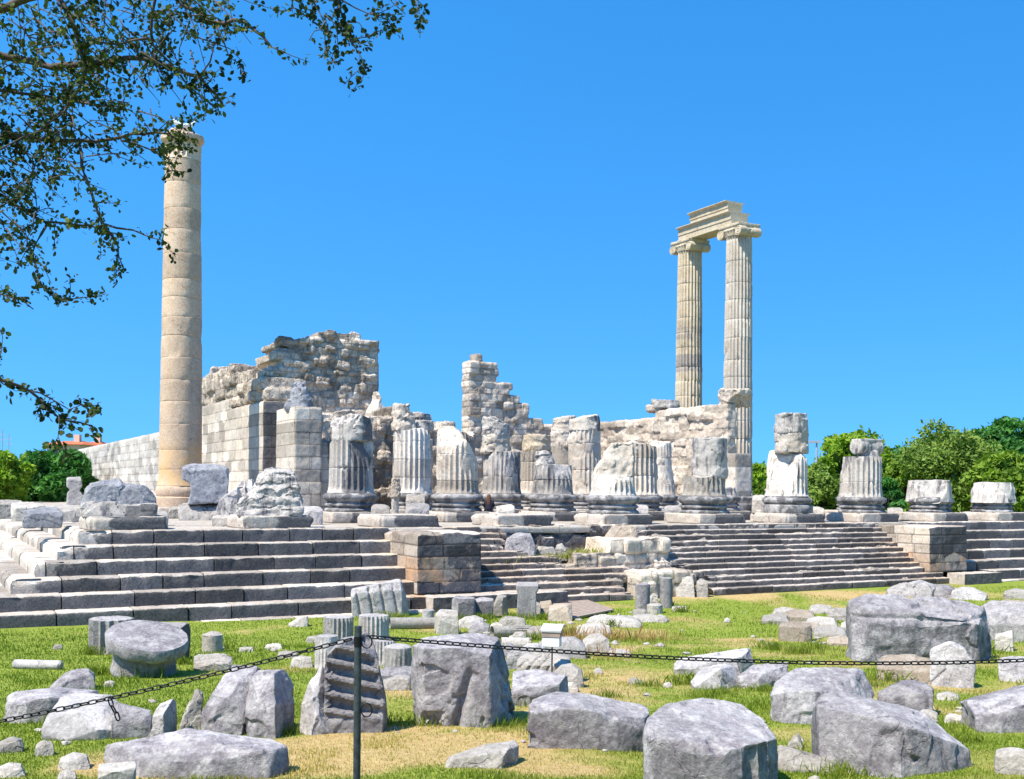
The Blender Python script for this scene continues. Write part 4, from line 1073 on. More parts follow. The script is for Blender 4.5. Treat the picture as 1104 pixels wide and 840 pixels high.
def stone(name, label, cat, poly, depth=.8, mat='grey', cuts=None, seed=0, amp=.03, z=None, group=None, sink=.05, res=48, ridges=None, yaw=0.0, crust_shade=None, v=None, chips=9, foot=True):
    """poly in photo pixels; the stone stands where its foot meets the ground (or the floor height z)"""
    P = np.array(poly, float); seed = seed or int(P.sum()) % 9973
    by = P[:, 1].max(); cx = (P[:, 0].min() + P[:, 0].max()) / 2
    if v is not None:                                          # stands on a support of height z, on the line v of the temple plan
        a, b = ray(cx, by); t = (v - TX * ST + TY * CT) / (-a * ST + CT); zr_ = EYE + b * t
        base = Vector((a * t, t, z if abs(zr_ - z) < 1.2 else zr_)); sink = sink
        by = by + 0.0 if zr_ >= z else by
        lift_ = zr_ - z
    elif z is None: base = GP(cx, by)
    else:
        a, b = ray(cx, by); t = (z - EYE) / b; base = Vector((a * t, t, z))
    s = base.y / FPX
    q = np.stack([(P[:, 0] - cx) * s, (by - P[:, 1]) * s], -1)
    if yaw:                                                    # the traced side stands in a vertical plane turned by yaw
        br = math.atan2(base.x, base.y); hd = -br + yaw; dx, dy = math.cos(hd), math.sin(hd)
        q = []
        for (px, py) in P:
            a, b = ray(px, py); t = (base.x * dy - base.y * dx) / (a * dy - dx)
            q.append(((a * t - base.x) * dx + (t - base.y) * dy, EYE + b * t - base.z))
        q = np.array(q)
    if v is not None: q[:, 1] += lift_
    # close the outline down to the ground: the foot is hidden in grass
    n_ = len(q); il, ir = int(np.argmin(q[:, 0])), int(np.argmax(q[:, 0]))
    up = [i % n_ for i in range(il, il + n_ + 1)]; c1 = up[:up.index(ir) + 1]; up = [i % n_ for i in range(ir, ir + n_ + 1)]; c2 = up[:up.index(il) + 1]
    top = c1 if q[c1, 1].mean() > q[c2, 1].mean() else c2[::-1]
    T = q[top]; wq = np.ptp(q[:, 0])
    T = T[T[:, 1] > -sink + .02] if (T[:, 1] > -sink + .02).sum() > 2 else T
    if foot: q = np.concatenate([[[T[0, 0] + .03 * wq, -sink]], T, [[T[-1, 0] - .03 * wq, -sink]]])
    rg = random.Random(seed)
    if cuts is None: cuts = [('f', 0, rg.uniform(.15, .35)), ('t', rg.uniform(.72, .88), 1.1), ('l', rg.uniform(.0, .12), -.1), ('r', rg.uniform(.9, 1.0), 1.1)]
    w = np.ptp(q[:, 0])
    V, F, N = stone_mesh(q, depth * w, cuts, seed, amp, res, ridges, chips)
    me = mesh_np(name, V, F, sharp=34)
    attr(me, 'blk', np.full(len(V), rg.uniform(-.7, .6)))
    if crust_shade is not None: attr(me, 'crust_shade', crust_shade(V, N))
    o = obj(name, me, M[mat], None, base, -math.atan2(base.x, base.y) + yaw)
    return tag(o, label, cat, group)

def Z(ox, oy, sc, pts): return [(ox + x / sc, oy + y / sc) for x, y in pts]
zA = lambda p: Z(0, 640, 4.2, p)
zB = lambda p: Z(200, 640, 4.2, p)
zC = lambda p: Z(400, 640, 4.2, p)
zD = lambda p: Z(560, 620, 3.817, p)
zE = lambda p: Z(780, 620, 3.407, p)
FB = 'fallen block'; RK = 'rock'


def hull_stone(name, label, cat, pts, mat='grey', seed=0, amp=1.0, sink=.1, res=80, ridges=None, crust_shade=None, back=.25, chips=2):
    """broken block from traced corners: each corner is (photo x, photo y, metres behind the foot); the solid is their hull
    carried down into the ground, so it has real flat faces and arrises, then chipped and weathered"""
    P = np.array(pts, float); seed = seed or int(P.sum()) % 9973; rg = np.random.default_rng(seed)
    k = int(np.argmax(P[:, 1] - 0 * P[:, 2])); base = GP(P[k, 0], P[k, 1]); Y0 = base.y - P[k, 2]
    W = [PT(x, y, Y0 + d) - base for x, y, d in P]
    zt = max(w.z for w in W)
    A = list(W)
    for w in W:
        A.append(Vector((w.x * .97, w.y, -sink)))
        if w.z > .45 * zt: A.append(Vector((w.x * .96, w.y + back, w.z - .12 * zt))); A.append(Vector((w.x * .96, w.y + back * 1.2, -sink)))
    bm = bmesh.new()
    for w in A: bm.verts.new(w)
    r = bmesh.ops.convex_hull(bm, input=bm.verts)
    bmesh.ops.delete(bm, geom=[g for g in set(r['geom_interior'] + r['geom_unused']) if isinstance(g, bmesh.types.BMVert)], context='VERTS')
    bmesh.ops.recalc_face_normals(bm, faces=bm.faces)
    bmesh.ops.dissolve_limit(bm, angle_limit=R(9), verts=bm.verts, edges=bm.edges)
    # each face of the block broke or weathered at its own time: its own patina; tops also lightened as if sunlit
    FN = np.array([f.normal[:] for f in bm.faces]); FD = np.array([f.normal.dot(f.calc_center_median()) for f in bm.faces])
    FV = np.clip(rg.uniform(-.75, .55, len(FN)) + .55 * np.maximum(FN[:, 2], 0), -1, 1)
    bmesh.ops.triangulate(bm, faces=bm.faces)
    co = np.array([v.co[:] for v in bm.verts]); ext = np.ptp(co, 0); big = ext.max()
    V, F, N = voxel(bm, big / res)
    own = np.argmin(np.abs(V @ FN.T - FD[None] + .03 * big * vnoise(V * (6 / big), seed + 40)[:, None]) + (1 - N @ FN.T) * .12 * big, 1)
    c0 = V.mean(0)
    for q_ in range(chips):                                   # small chips off the arrises
        n_ = np.array([rg.normal(0, .7), -abs(rg.normal(.6, .4)), abs(rg.normal(.6, .5))]); n_ /= np.linalg.norm(n_)
        e = (V - c0) @ n_; dd = e.max() - rg.uniform(.015, .05) * big
        V = V - n_ * np.maximum(e - dd - fbm(V * (8 / big), seed + q_, 2) * .01 * big, 0)[:, None]
    N = vert_normals(V, F); a = amp * big
    d = fbm(V * (3 / big), seed, 3) * .008 * a + ridged(V * (4.2 / big), seed + 3, 5) * .008 * a + fbm(V * (22 / big), seed + 5, 3) * .005 * a
    # broken patches: bites with a stepped floor
    bite = sstep(.22, .34, fbm(V * (2.6 / big) + 5, seed + 7, 3)); d = d - bite * (.022 + .012 * cellstep(V, 30, seed + 9)) * a
    if ridges is not None: d = d + ridges(V, N)
    V = V + N * d[:, None]
    me = mesh_np(name, V, F, sharp=27)
    attr(me, 'blk', FV[own])
    if crust_shade is not None: attr(me, 'crust_shade', crust_shade(V, N))
    return tag(obj(name, me, M[mat], None, base), label, cat)
def H3(f, pts): return [tuple(f([(x, y)])[0]) + (d,) for x, y, d in pts]

hull_stone('stone_slab', 'long grey slab lying at the far left under the chain', 'stone slab', H3(zA, [(15, 530, .2), (20, 465, .5), (60, 447, .65), (235, 425, .75), (420, 440, .85), (428, 470, .7), (330, 480, .3), (225, 470, .12), (120, 485, .05), (45, 480, .2), (45, 560, .1), (120, 590, 0), (225, 560, .1), (420, 560, .6)]))
hull_stone('stone_block', 'angular grey block with pale cut flanks where the chain end dangles', FB, H3(zA, [(185, 622, .1), (190, 642, .05), (215, 550, .35), (275, 468, .8), (340, 450, .95), (480, 462, .9), (505, 494, .7), (548, 575, .3), (530, 603, .2), (440, 620, .05), (300, 668, 0), (355, 535, .2), (250, 560, .15), (480, 530, .4)]), 'greypale')
hull_stone('rock', 'pointed upright grey rock beside the tilted thin slab', RK, H3(zA, [(662, 655, .05), (680, 560, .15), (722, 500, .25), (785, 475, .4), (792, 560, .35), (782, 612, .3), (700, 660, 0), (740, 655, .02), (740, 545, .08)]), 'greypale', back=.12)
hull_stone('stone_block', 'long grey block lying along the front left with a broken right end', FB, [(112, 816, .32), (114, 804, .4), (130, 801, .45), (165, 798, .55), (202, 786, .62), (240, 790, .62), (290, 797, .6), (310, 804, .5), (313, 820, .42), (303, 834, .2), (291, 836, .06), (290, 810, .1), (245, 808, .06), (200, 810, .08), (150, 815, .15), (150, 838, .05), (240, 837, 0)], back=.15, res=80)
hull_stone('stone_block', 'rounded grey column piece leaning left, twin of the stone beside it', FB, H3(zB, [(68, 545, .2), (90, 600, .08), (120, 450, .35), (165, 380, .55), (215, 322, .8), (325, 330, .85), (308, 400, .55), (270, 520, .25), (262, 625, .1), (170, 647, 0), (190, 480, .18), (240, 400, .4)]), ridges=lambda V, N: -.018 * np.abs(np.sin(V[:, 2] * 9)) * (N[:, 1] < -.2))
hull_stone('stone_block', 'grey column piece with a dark flat right face, right of its leaning twin', FB, H3(zB, [(252, 640, .12), (262, 560, .15), (298, 382, .5), (330, 345, .7), (440, 340, .85), (478, 400, .9), (500, 500, .85), (488, 585, .75), (400, 362, .4), (405, 500, .1), (405, 652, 0), (300, 655, .02), (330, 480, .15)]))
hull_stone('stone_block', 'smooth pale lower half of a split column leaning on the ridged piece', FB, H3(zB, [(513, 625, .2), (525, 500, .3), (560, 400, .5), (620, 320, .75), (650, 480, .6), (668, 572, .35), (655, 642, .15), (570, 645, 0), (590, 470, .2), (600, 560, .08)]), 'greypale', back=.15)
hull_stone('stone_block', 'tall rugged grey block with a dark right side, largest in the centre foreground', FB, H3(zC, [(232, 604, 0), (194, 545, .4), (183, 235, .5), (240, 200, .85), (420, 177, 1.05), (528, 170, 1.05), (580, 205, .95), (640, 400, 1.0), (668, 572, .95), (240, 250, .02), (430, 248, 0), (535, 238, .02), (552, 592, .05), (400, 605, -.02)]), res=104,
      ridges=lambda V, N: (-.10 * np.exp(-((V[:, 0] - .08 - .25 * (V[:, 2] - .5)) / .06) ** 2) * sstep(.95, .5, V[:, 2]) - .11 * sstep(.5, .25, V[:, 2]) * sstep(.0, .3, fbm(V * 2.6, 5, 4)) ) * (N[:, 1] < -.2))
hull_stone('stone_block', 'small rectangular block lying alone on the yellow grass at the front', FB, H3(zC, [(328, 792, .06), (330, 742, .2), (500, 684, .5), (650, 665, .6), (668, 690, .5), (662, 742, .38), (592, 795, 0), (600, 715, .04), (345, 755, .08)]), 'palerock', back=.05)
hull_stone('stone_block', 'flat topped dark grey block behind the long purple grey one', FB, [(551, 760, .1), (552, 744, .05), (571, 751, 0), (606, 737, .25), (613, 729, .55), (614, 745, .5), (581, 721, .95), (553, 724, .85), (606, 760, .2), (571, 762, 0)])
hull_stone('stone_block', 'long purple grey block with a worn rounded top in the centre right foreground', FB, H3(zD, [(30, 690, .12), (28, 560, .12), (50, 512, .5), (150, 480, .75), (260, 486, .75), (400, 538, .7), (528, 540, .7), (535, 570, .45), (524, 712, .2), (400, 728, 0), (240, 712, 0), (60, 545, .05), (260, 552, .02), (400, 590, .05), (515, 600, .18)]), res=104)
hull_stone('column_drum', 'massive broken drum with flutes on its right face at the front edge', 'column drum', [(694, 846, .3), (694, 790, .45), (698, 774, .6), (718, 758, 1.0), (756, 753, 1.3), (800, 759, 1.3), (822, 775, 1.0), (837, 797, .55), (839, 848, .5), (700, 796, .2), (743, 803, 0), (780, 808, -.05), (809, 804, .08), (828, 800, .3), (705, 850, .12), (745, 856, -.02), (790, 858, -.06), (825, 854, .2)], res=104,
      ridges=lambda V, N: -.05 * np.abs(np.sin((np.arctan2(V[:, 0] - .1, .75 - V[:, 1])) * 9.0)) ** .6 * sstep(.35, .6, -N[:, 1]) * sstep(.05, .2, V[:, 0]))
hull_stone('rock', 'bulky rounded grey boulder behind the tilted block', RK, H3(zE, [(180, 440, .3), (183, 500, .2), (210, 545, .08), (345, 553, 0), (430, 545, .1), (200, 388, .55), (270, 340, .95), (390, 335, 1.0), (530, 347, 1.0), (552, 400, .85), (545, 470, .6), (545, 530, .4), (230, 430, .15), (340, 425, .12), (450, 440, .3)]), amp=1.5, res=90)
hull_stone('stone_block', 'large tilted angular block at the lower right with a dark broken end', FB, H3(zE, [(345, 645, .85), (345, 480, .85), (370, 440, 1.1), (440, 425, 1.25), (690, 490, 1.1), (760, 520, .95), (912, 640, .65), (918, 705, .6), (820, 743, .2), (690, 560, .10), (675, 748, 0), (600, 748, .08), (500, 692, .5), (350, 565, .75), (500, 605, .38)]), res=104)
hull_stone('stone_block', 'grey block with a slanted white worn edge cut by the right picture edge', FB, H3(zE, [(893, 462, .5), (1000, 430, .85), (1104, 405, 1.0), (1200, 390, 1.0), (930, 530, .1), (1050, 495, .12), (1104, 470, .15), (1200, 455, .15), (940, 562, .1), (990, 583, 0), (1104, 572, .08), (1190, 562, .1)]))
hull_stone('stone_block', 'huge oblong grey block with a moulded upper edge, largest stone on the right', FB, H3(zE, [(492, 300, .15), (470, 180, .4), (460, 95, .8), (530, 72, 1.3), (880, 84, 1.3), (960, 108, 1.1), (986, 200, .9), (994, 318, .8), (540, 132, .1), (620, 135, 0), (880, 158, 0), (948, 180, .15), (500, 318, .1), (600, 320, 0), (935, 320, .08)]), res=104,
      ridges=lambda V, N: (-.06 * np.exp(-((V[:, 2] - 1.02) / .04) ** 2) - .03 * sstep(1.0, .95, V[:, 2])) * (N[:, 1] < -.3) - .45 * sstep(.26, .16, V[:, 2]) * sstep(-.7, -1.1, V[:, 0]) * (N[:, 1] < 0),
      crust_shade=lambda V, N: .5 * sstep(.3, .8, -N[:, 1]) * sstep(1.05, .85, V[:, 2]) * sstep(-1.1, -.4, V[:, 0] + .4 * fbm(V * 1.2, 4, 3)))
hull_stone('stone_block', 'short prism shaped piece with a flat round end facing right', FB, H3(zD, [(704, 440, .3), (712, 425, .35), (750, 380, .7), (830, 362, .75), (882, 376, .65), (907, 450, .4), (832, 474, 0), (830, 385, .15), (722, 464, .15)]), 'greypale', back=.1)
hull_stone('stone_block', 'low long grey block behind the chain in the right centre', FB, [(725, 718, .2), (733, 710, .4), (756, 707, .6), (788, 701, .8), (812, 698, .9), (814, 716, .6), (745, 728, 0), (729, 725, .05), (760, 716, .15), (800, 708, .4)], 'greypale')
hull_stone('rock', 'angular grey rock right of the prism shaped piece', RK, [(796, 742, .1), (796, 730, .2), (815, 717, .5), (850, 714, .6), (852, 732, .4), (818, 743, 0), (818, 727, .12)])
# --- nearest row along the chain, left to right
stone('rock', 'rounded grey hump of stone lying against the back of the far left slab', RK, zA([(225, 445), (245, 420), (310, 366), (390, 358), (420, 388), (426, 446)]), .7, 'grey', [('t', .85, 1.05), ('f', 0, .25)], amp=.02)
stone('stone_slab', 'low thin slab tilted towards the grass right of the chain end', 'stone slab', zA([(505, 520), (530, 505), (600, 530), (682, 552), (682, 590), (600, 596), (560, 604), (532, 656), (515, 645)]), .6, 'grey', [('t', .6, 1.05)], amp=.02)
stone('rock', 'slim jagged pale spike of stone, narrowest of the near stones', RK, zA([(812, 622), (830, 562), (868, 492), (888, 438), (912, 460), (912, 565), (875, 625)]), .7, 'palerock', [('f', 0, .35)], amp=.035)
def ridge_f(V, N):
    t = (V[:, 2] + .22 * V[:, 0])
    ph = (t / .215) % 1.0
    return -.12 * np.sqrt(np.maximum(0, np.sin(np.pi * np.clip((ph - .12) / .76, 0, 1)))) * sstep(.1, .6, -N[:, 1]) * sstep(.12, .3, V[:, 2])
stone('column_fragment', 'leaning column fragment with deep level flutes behind the chain post', 'column fragment', zB([(628, 345), (640, 290), (700, 230), (828, 200), (862, 300), (900, 480), (916, 592), (830, 612), (690, 632), (652, 480)]), .75, 'grey', [('f', 0, .18), ('t', .86, 1.08), ('r', .9, 1.1)], amp=.016, res=64, ridges=ridge_f)
def drum_flutes(V, N):
    a = np.arctan2(V[:, 0] - .02, V[:, 1] - .62); ph = (a / (2 * math.pi) * 22) % 1.0
    return -.085 * np.sqrt(np.maximum(0, np.sin(np.pi * np.clip((ph - .1) / .8, 0, 1)))) * sstep(.3, .6, -N[:, 1]) * sstep(-.05, .1, V[:, 0]) * sstep(.85, .3, V[:, 2])
stone('rock', 'small grey rock half hidden behind the large tilted block', RK, zE([(570, 460), (640, 410), (720, 403), (764, 430), (757, 510), (640, 515)]), .7, 'grey', amp=.026)
stone('stone_slab', 'white slab lying flat in the shade of the massive drum', 'stone slab', zE([(200, 645), (260, 662), (405, 697), (380, 728), (200, 720)]), .5, 'palerock', [('t', .4, 1.05)], amp=.02)
stone('rock', 'small white pointed stone between the massive drum and the boulder', RK, zE([(235, 640), (240, 625), (275, 588), (292, 640)]), .8, 'palerock')
stone('rock', 'pale rounded stone at the lower right corner of the grass', RK, zE([(998, 700), (1005, 665), (1050, 645), (1104, 655), (1106, 735), (1020, 730)]), .8, 'palerock')
# --- right middle
stone('rock', 'upright rounded grey stone leaning before the huge oblong block', RK, zE([(785, 412), (783, 340), (763, 282), (830, 247), (882, 270), (917, 330), (906, 402), (830, 414)]), .4, 'greypale', [('f', 0, .3)], amp=.026)
stone('stone_slab', 'flat tan slab lying at the foot of the huge oblong block', 'stone slab', zE([(568, 380), (570, 330), (600, 310), (780, 310), (802, 392), (650, 396)]), .5, 'tan', [('t', .5, 1.05)], amp=.02)
stone('rock', 'curved grey shell shaped stone behind the left end of the huge block', RK, zE([(600, 80), (605, 62), (650, 38), (720, 24), (770, 40), (700, 62), (640, 82)]), .5, 'greypale', z=None, amp=.03)
stone('rock', 'dark flat topped boulder seen over the middle of the huge block', RK, zE([(695, 82), (702, 56), (740, 40), (820, 38), (852, 60), (850, 84)]), .6, 'grey')
stone('rock', 'pale broken boulder seen over the right part of the huge block', RK, zE([(835, 86), (845, 60), (900, 48), (965, 72), (962, 92)]), .5, 'greypale')
stone('stone_slab', 'wide low grey slab at the right edge behind the huge block', 'stone slab', [(1050, 692), (1052, 664), (1070, 652), (1130, 650), (1135, 692)], .5, 'greypale', [('t', .6, 1.05)], amp=.015)
stone('rock', 'brownish flat rock lying on the wide slab at the right edge', RK, zE([(1000, 132), (1004, 112), (1042, 94), (1120, 100), (1125, 142), (1030, 140)]), .5, 'tan', z=-2.15)
stone('rock', 'small white rock at the right edge in front of the stairs', RK, zE([(1030, 88), (1036, 64), (1072, 52), (1108, 58), (1110, 88)]), .6, 'palerock')
stone('rock', 'flat pale stone in the grass right of the upright stone', RK, [(1072, 702), (1074, 686), (1090, 681), (1092, 700)], .8, 'palerock')
stone('stone_block', 'dark grey block edge at the right behind the chain', FB, [(1078, 716), (1090, 713), (1125, 712), (1130, 736), (1100, 734), (1086, 725)], .7, 'grey')
stone('rock', 'broad grey rock wedged behind the prism shaped piece', RK, [(778, 733), (780, 716), (794, 716), (802, 736)], .6, 'greypale')
stone('stone_block', 'pinkish low block in front of the flat stone paving on the right', FB, [(840, 691), (840, 676), (856, 672), (874, 674), (875, 689), (858, 692)], .7, 'tan', amp=.02)
for k, (x, y, w, h) in enumerate(((836, 668, 30, 9), (862, 664, 34, 10), (886, 672, 34, 10), (905, 662, 26, 12), (870, 676, 30, 8), (846, 660, 26, 7), (895, 682, 36, 9), (905, 692, 28, 8), (885, 657, 26, 8), (912, 676, 14, 14))):
    stone('paving_stone', 'flat broken pale slab of the low stone bed left of the huge block', 'paving stone', [(x - w / 2, y + h * .6), (x - w / 2 + 2, y - h * .2), (x - w * .1, y - h * .45), (x + w * .4, y - h * .3), (x + w / 2, y + h * .5)], .8, ('palerock', 'tan', 'palerock')[k % 3], [('t', .5, 1.05)], 200 + k, .03, group='flat stones bedded in the grass')

# --- left middle
def fluted_stub(label, cx, by, w, h, nfl, mat='grey', tilt=(0, 0), seed=1, depth=.1, cuts=(), name='column_drum', cat='column drum', erode=.15, taper=1.0):
    base = GP(cx, by); s = base.y / FPX; r = w * s / 2; H = h * s
    rz = r * 0.16
    me = shaft('drum', r, r * taper, -.06, max(.15, H - r * .25), nfl, depth, erode, seed, dz=max(.02, H / 14), flare=False, joints=False, cuts=cuts, crust_shade=.2, breaks=0)
    me.name = name
    base = base + Vector((0, r, 0))
    o = obj(name, me, M[mat], None, base)
    o.rotation_euler = (tilt[0], tilt[1], seed)
    o.rotation_mode = 'XYZ'
    return tag(o, label, cat)
fluted_stub('fluted drum piece standing in the grass left of the round capital', 111, 706, 48, 42, 16, 'greypale', seed=3, depth=.16)
def round_block():
    base = GP(142, 731); s = base.y / FPX; k = 42 * s
    me = lathe('drum', [(.02, 0), (.80, 0), (.86, .08), (.84, .2), (.80, .3), (.80, .62), (.84, .68), (1.02, .74), (1.06, .80), (1.06, 1.02), (1.02, 1.08), (.02, 1.12)], 64, 5, .02, .25, 1.0)
    me.transform(Matrix.Scale(k, 4))
    o = obj('round_capital', me, M['grey'], None, base + Vector((-.02, k * .9, -.02)))
    o.rotation_euler = (R(13), R(11), 0)
    tag(o, 'overturned round capital with a thick disc on top, tilting in the grass', 'capital')
round_block()
stone('stone_block', 'pale block with a dark moulded right end behind the round capital', FB, zA([(600, 295), (572, 150), (700, 143), (850, 150), (860, 188), (838, 200), (838, 262), (852, 292), (740, 300)]), .5, 'greypale', [('t', .85, 1.05), ('r', .74, 1.1), ('f', .0, .1)], amp=.012, crust_shade=lambda V, N: .95 * sstep(.3, .7, N[:, 0]))
fluted_stub('small plain cylinder stub standing upright on the left lawn', 226, 704, 22, 21, 0, 'palerock', seed=4, depth=0)
def lying(label, x0, x1, cy, thick, mat, seed, nfl=0, dy=0.0, name='column_shaft', cat='column shaft'):
    a = GP(x0, cy + thick / 2); b = GP(x1, cy + thick / 2 + dy); s = a.y / FPX; r = thick * s / 2
    d = (b - a); L = d.length
    me = shaft('shaft', r, r * .93, 0, L, nfl, .12, .2, seed, dz=.08, flare=False, joints=False, breaks=0); me.name = name
    o = obj(name, me, M[mat], None, a + Vector((0, r, r * .75)))
    o.rotation_euler = d.to_track_quat('Z', 'Y').to_euler()
    return tag(o, label, cat)
lying('thin pale grey shaft lying in the grass at the far left', 14, 62, 716, 11, 'greypale', 5, dy=1)
stone('stone_block', 'sloping pale block casting a dark shadow on the left lawn', FB, zB([(40, 345), (42, 298), (60, 288), (180, 290), (212, 310), (205, 335), (130, 350)]), .7, 'palerock', [('t', .6, 1.05)])
stone('rock', 'small pale rock on the lawn by the lowest step, top of the left grass', RK, zB([(465, 152), (470, 138), (520, 112), (556, 106), (552, 124), (500, 152)]), .6, 'palerock')
for k, (x, y, w, h) in enumerate(((265, 701, 16, 4), (295, 698, 18, 5), (310, 707, 22, 6), (325, 715, 24, 11), (338, 690, 16, 6), (62, 698, 10, 5), (118, 738, 12, 6))):
    stone('rock', ('thin flat stone in the grass right of the plain cylinder stub', 'flat oval stone in the grass left of the dark fluted drum', 'pale flat stone under the chain on the left lawn', 'rounded pale stone left of the leaning ridged fragment', 'small pale stone beside the dark fluted drum', 'tiny stone in the grass above the thin shaft', 'small white stone under the round capital')[k], RK,
          [(x - w / 2, y + h / 2), (x - w * .4, y - h * .3), (x, y - h / 2), (x + w * .45, y - h * .3), (x + w / 2, y + h / 2)], .8, 'palerock', seed=230 + k)
for k, (x, y, w, h, lab) in enumerate(((12, 805, 26, 14, 'flat pale stone at the lower left picture edge'), (48, 808, 20, 15, 'small pointed pale stone on the lower left grass'), (80, 824, 33, 14, 'rounded tan stone low on the left grass'), (12, 833, 28, 12, 'flat white stone in the lower left corner'),
                                       (72, 838, 20, 10, 'small whitish stone at the bottom edge beside the cut block'))):
    stone('rock', lab, RK, [(x - w / 2, y + h / 2), (x - w * .42, y - h * .2), (x - w * .05, y - h / 2), (x + w * .4, y - h * .25), (x + w / 2, y + h / 2)], .8, 'palerock', seed=250 + k)
stone('stone_block', 'clean white cut block at the bottom edge below the long grey block', FB, [(107, 846), (107, 828), (110, 827), (144, 827), (146, 829), (146, 846)], .6, 'palerock', [('t', .8, 1.0)], amp=.008)

# --- the cluster in the centre
fluted_stub('dark streaked fluted drum standing left of the chain post', 362, 693, 33, 30, 22, 'greypale', seed=6, depth=.13)
fluted_stub('fluted drum with dark grooves right behind the top of the chain post', 401, 691, 33, 30, 22, 'greypale', seed=7, depth=.13)
fluted_stub('low fluted drum behind the ridged fragment', 412, 719, 25, 30, 20, 'greypale', seed=8, depth=.13)
fluted_stub('short streaked fluted drum next to the largest centre block', 428, 723, 32, 27, 20, 'greypale', seed=9, depth=.07)
fluted_stub('short fluted drum hidden behind the leaning ridged fragment', 350, 722, 26, 38, 20, 'greypale', seed=12, depth=.1)
stone('stone_slab', 'flat stone slab under the short streaked drum', 'stone slab', [(409, 736), (410, 724), (446, 721), (447, 735)], .6, 'grey', [('t', .6, 1.05)])
stone('rock', 'whitish broken stone left of the largest centre block', RK, [(412, 745), (413, 736), (430, 731), (442, 733), (443, 744)], .7, 'palerock')
def flute_diag(V, N):
    ph = ((V[:, 0] + .18 * V[:, 2]) / .42) % 1.0
    return -.10 * (np.exp(-((ph - .5) / .10) ** 2)) * (N[:, 1] < -.1)
stone('column_fragment', 'big tilted slab of three broad ridges leaning before the left steps', 'column fragment', [(378, 637), (432, 626), (441, 657), (424, 665), (412, 663), (385, 665), (383, 662)], .45, 'greypale', [('t', .93, 1.05), ('r', .88, 1.1)], amp=.012, ridges=flute_diag, res=60)
lying('pale smooth shaft lying on the grass below the leaning ridged slab', 419, 470, 672, 14, 'palerock', 10, dy=-1)
fluted_stub('small pale drum standing behind the smooth lying shaft', 461, 668, 14, 11, 0, 'greypale', seed=13, depth=0)
stone('stone_block', 'upright pale cube shaped block left of the dark blocks', FB, [(468, 684), (469, 664), (474, 659), (493, 660), (495, 683)], .8, 'palerock', [('t', .88, 1.03), ('l', .12, -.05)], amp=.015)
stone('stone_block', 'dark square block with a lit left side before the ledge', FB, [(486, 668), (487, 648), (491, 644), (512, 646), (513, 668)], .8, 'grey', [('l', .3, 0), ('t', .9, 1.02)], amp=.012, crust_shade=lambda V, N: .9 * sstep(.3, .7, -N[:, 1]))
stone('stone_block', 'dark block with a pale top touching the dark square block', FB, [(511, 667), (511, 648), (520, 645), (532, 647), (532, 665)], .8, 'grey', [('t', .85, 1.02)], amp=.014, crust_shade=lambda V, N: .9 * sstep(.3, .7, -N[:, 1]))
stone('stone_block', 'small upright whitish stone between the dark blocks and the flared post', FB, [(532, 664), (532, 652), (536, 643), (546, 643), (548, 663)], .8, 'palerock', [('r', .6, 1.2)], amp=.014)
stone('stone_post', 'grey stone post with a flared head in the cluster by the boardwalk', 'stone post', [(557, 667), (558, 640), (556, 636), (556, 629), (580, 629), (581, 635), (578, 640), (578, 666)], .8, 'greypale', [('t', .93, 1.03)], amp=.008, foot=False, chips=0)
stone('stone_block', 'small whitish cube at the foot of the flared post', FB, [(572, 663), (572, 651), (579, 649), (583, 652), (583, 662)], .9, 'palerock', amp=.01)
stone('stone_block', 'small brown block between the flared post and the tan cube', FB, [(582, 662), (582, 650), (594, 648), (596, 661)], .9, 'tan', amp=.01)
stone('stone_block', 'rough tan cube by the edge of the boardwalk', FB, [(591, 670), (592, 656), (598, 653), (616, 653), (617, 668)], .8, 'tan', amp=.02)
lying('short pale fluted shaft lying among the centre weeds', 530, 572, 681, 15, 'palerock', 14, 18, dy=-1)
stone('rock', 'grey rock behind the peak of the largest centre block', RK, [(505, 682), (508, 673), (516, 670), (528, 676), (528, 684)], .8, 'grey')
lying('pale broken shaft with a dark end behind the chain in the centre', 540, 570, 694, 16, 'palerock', 15, dy=0)
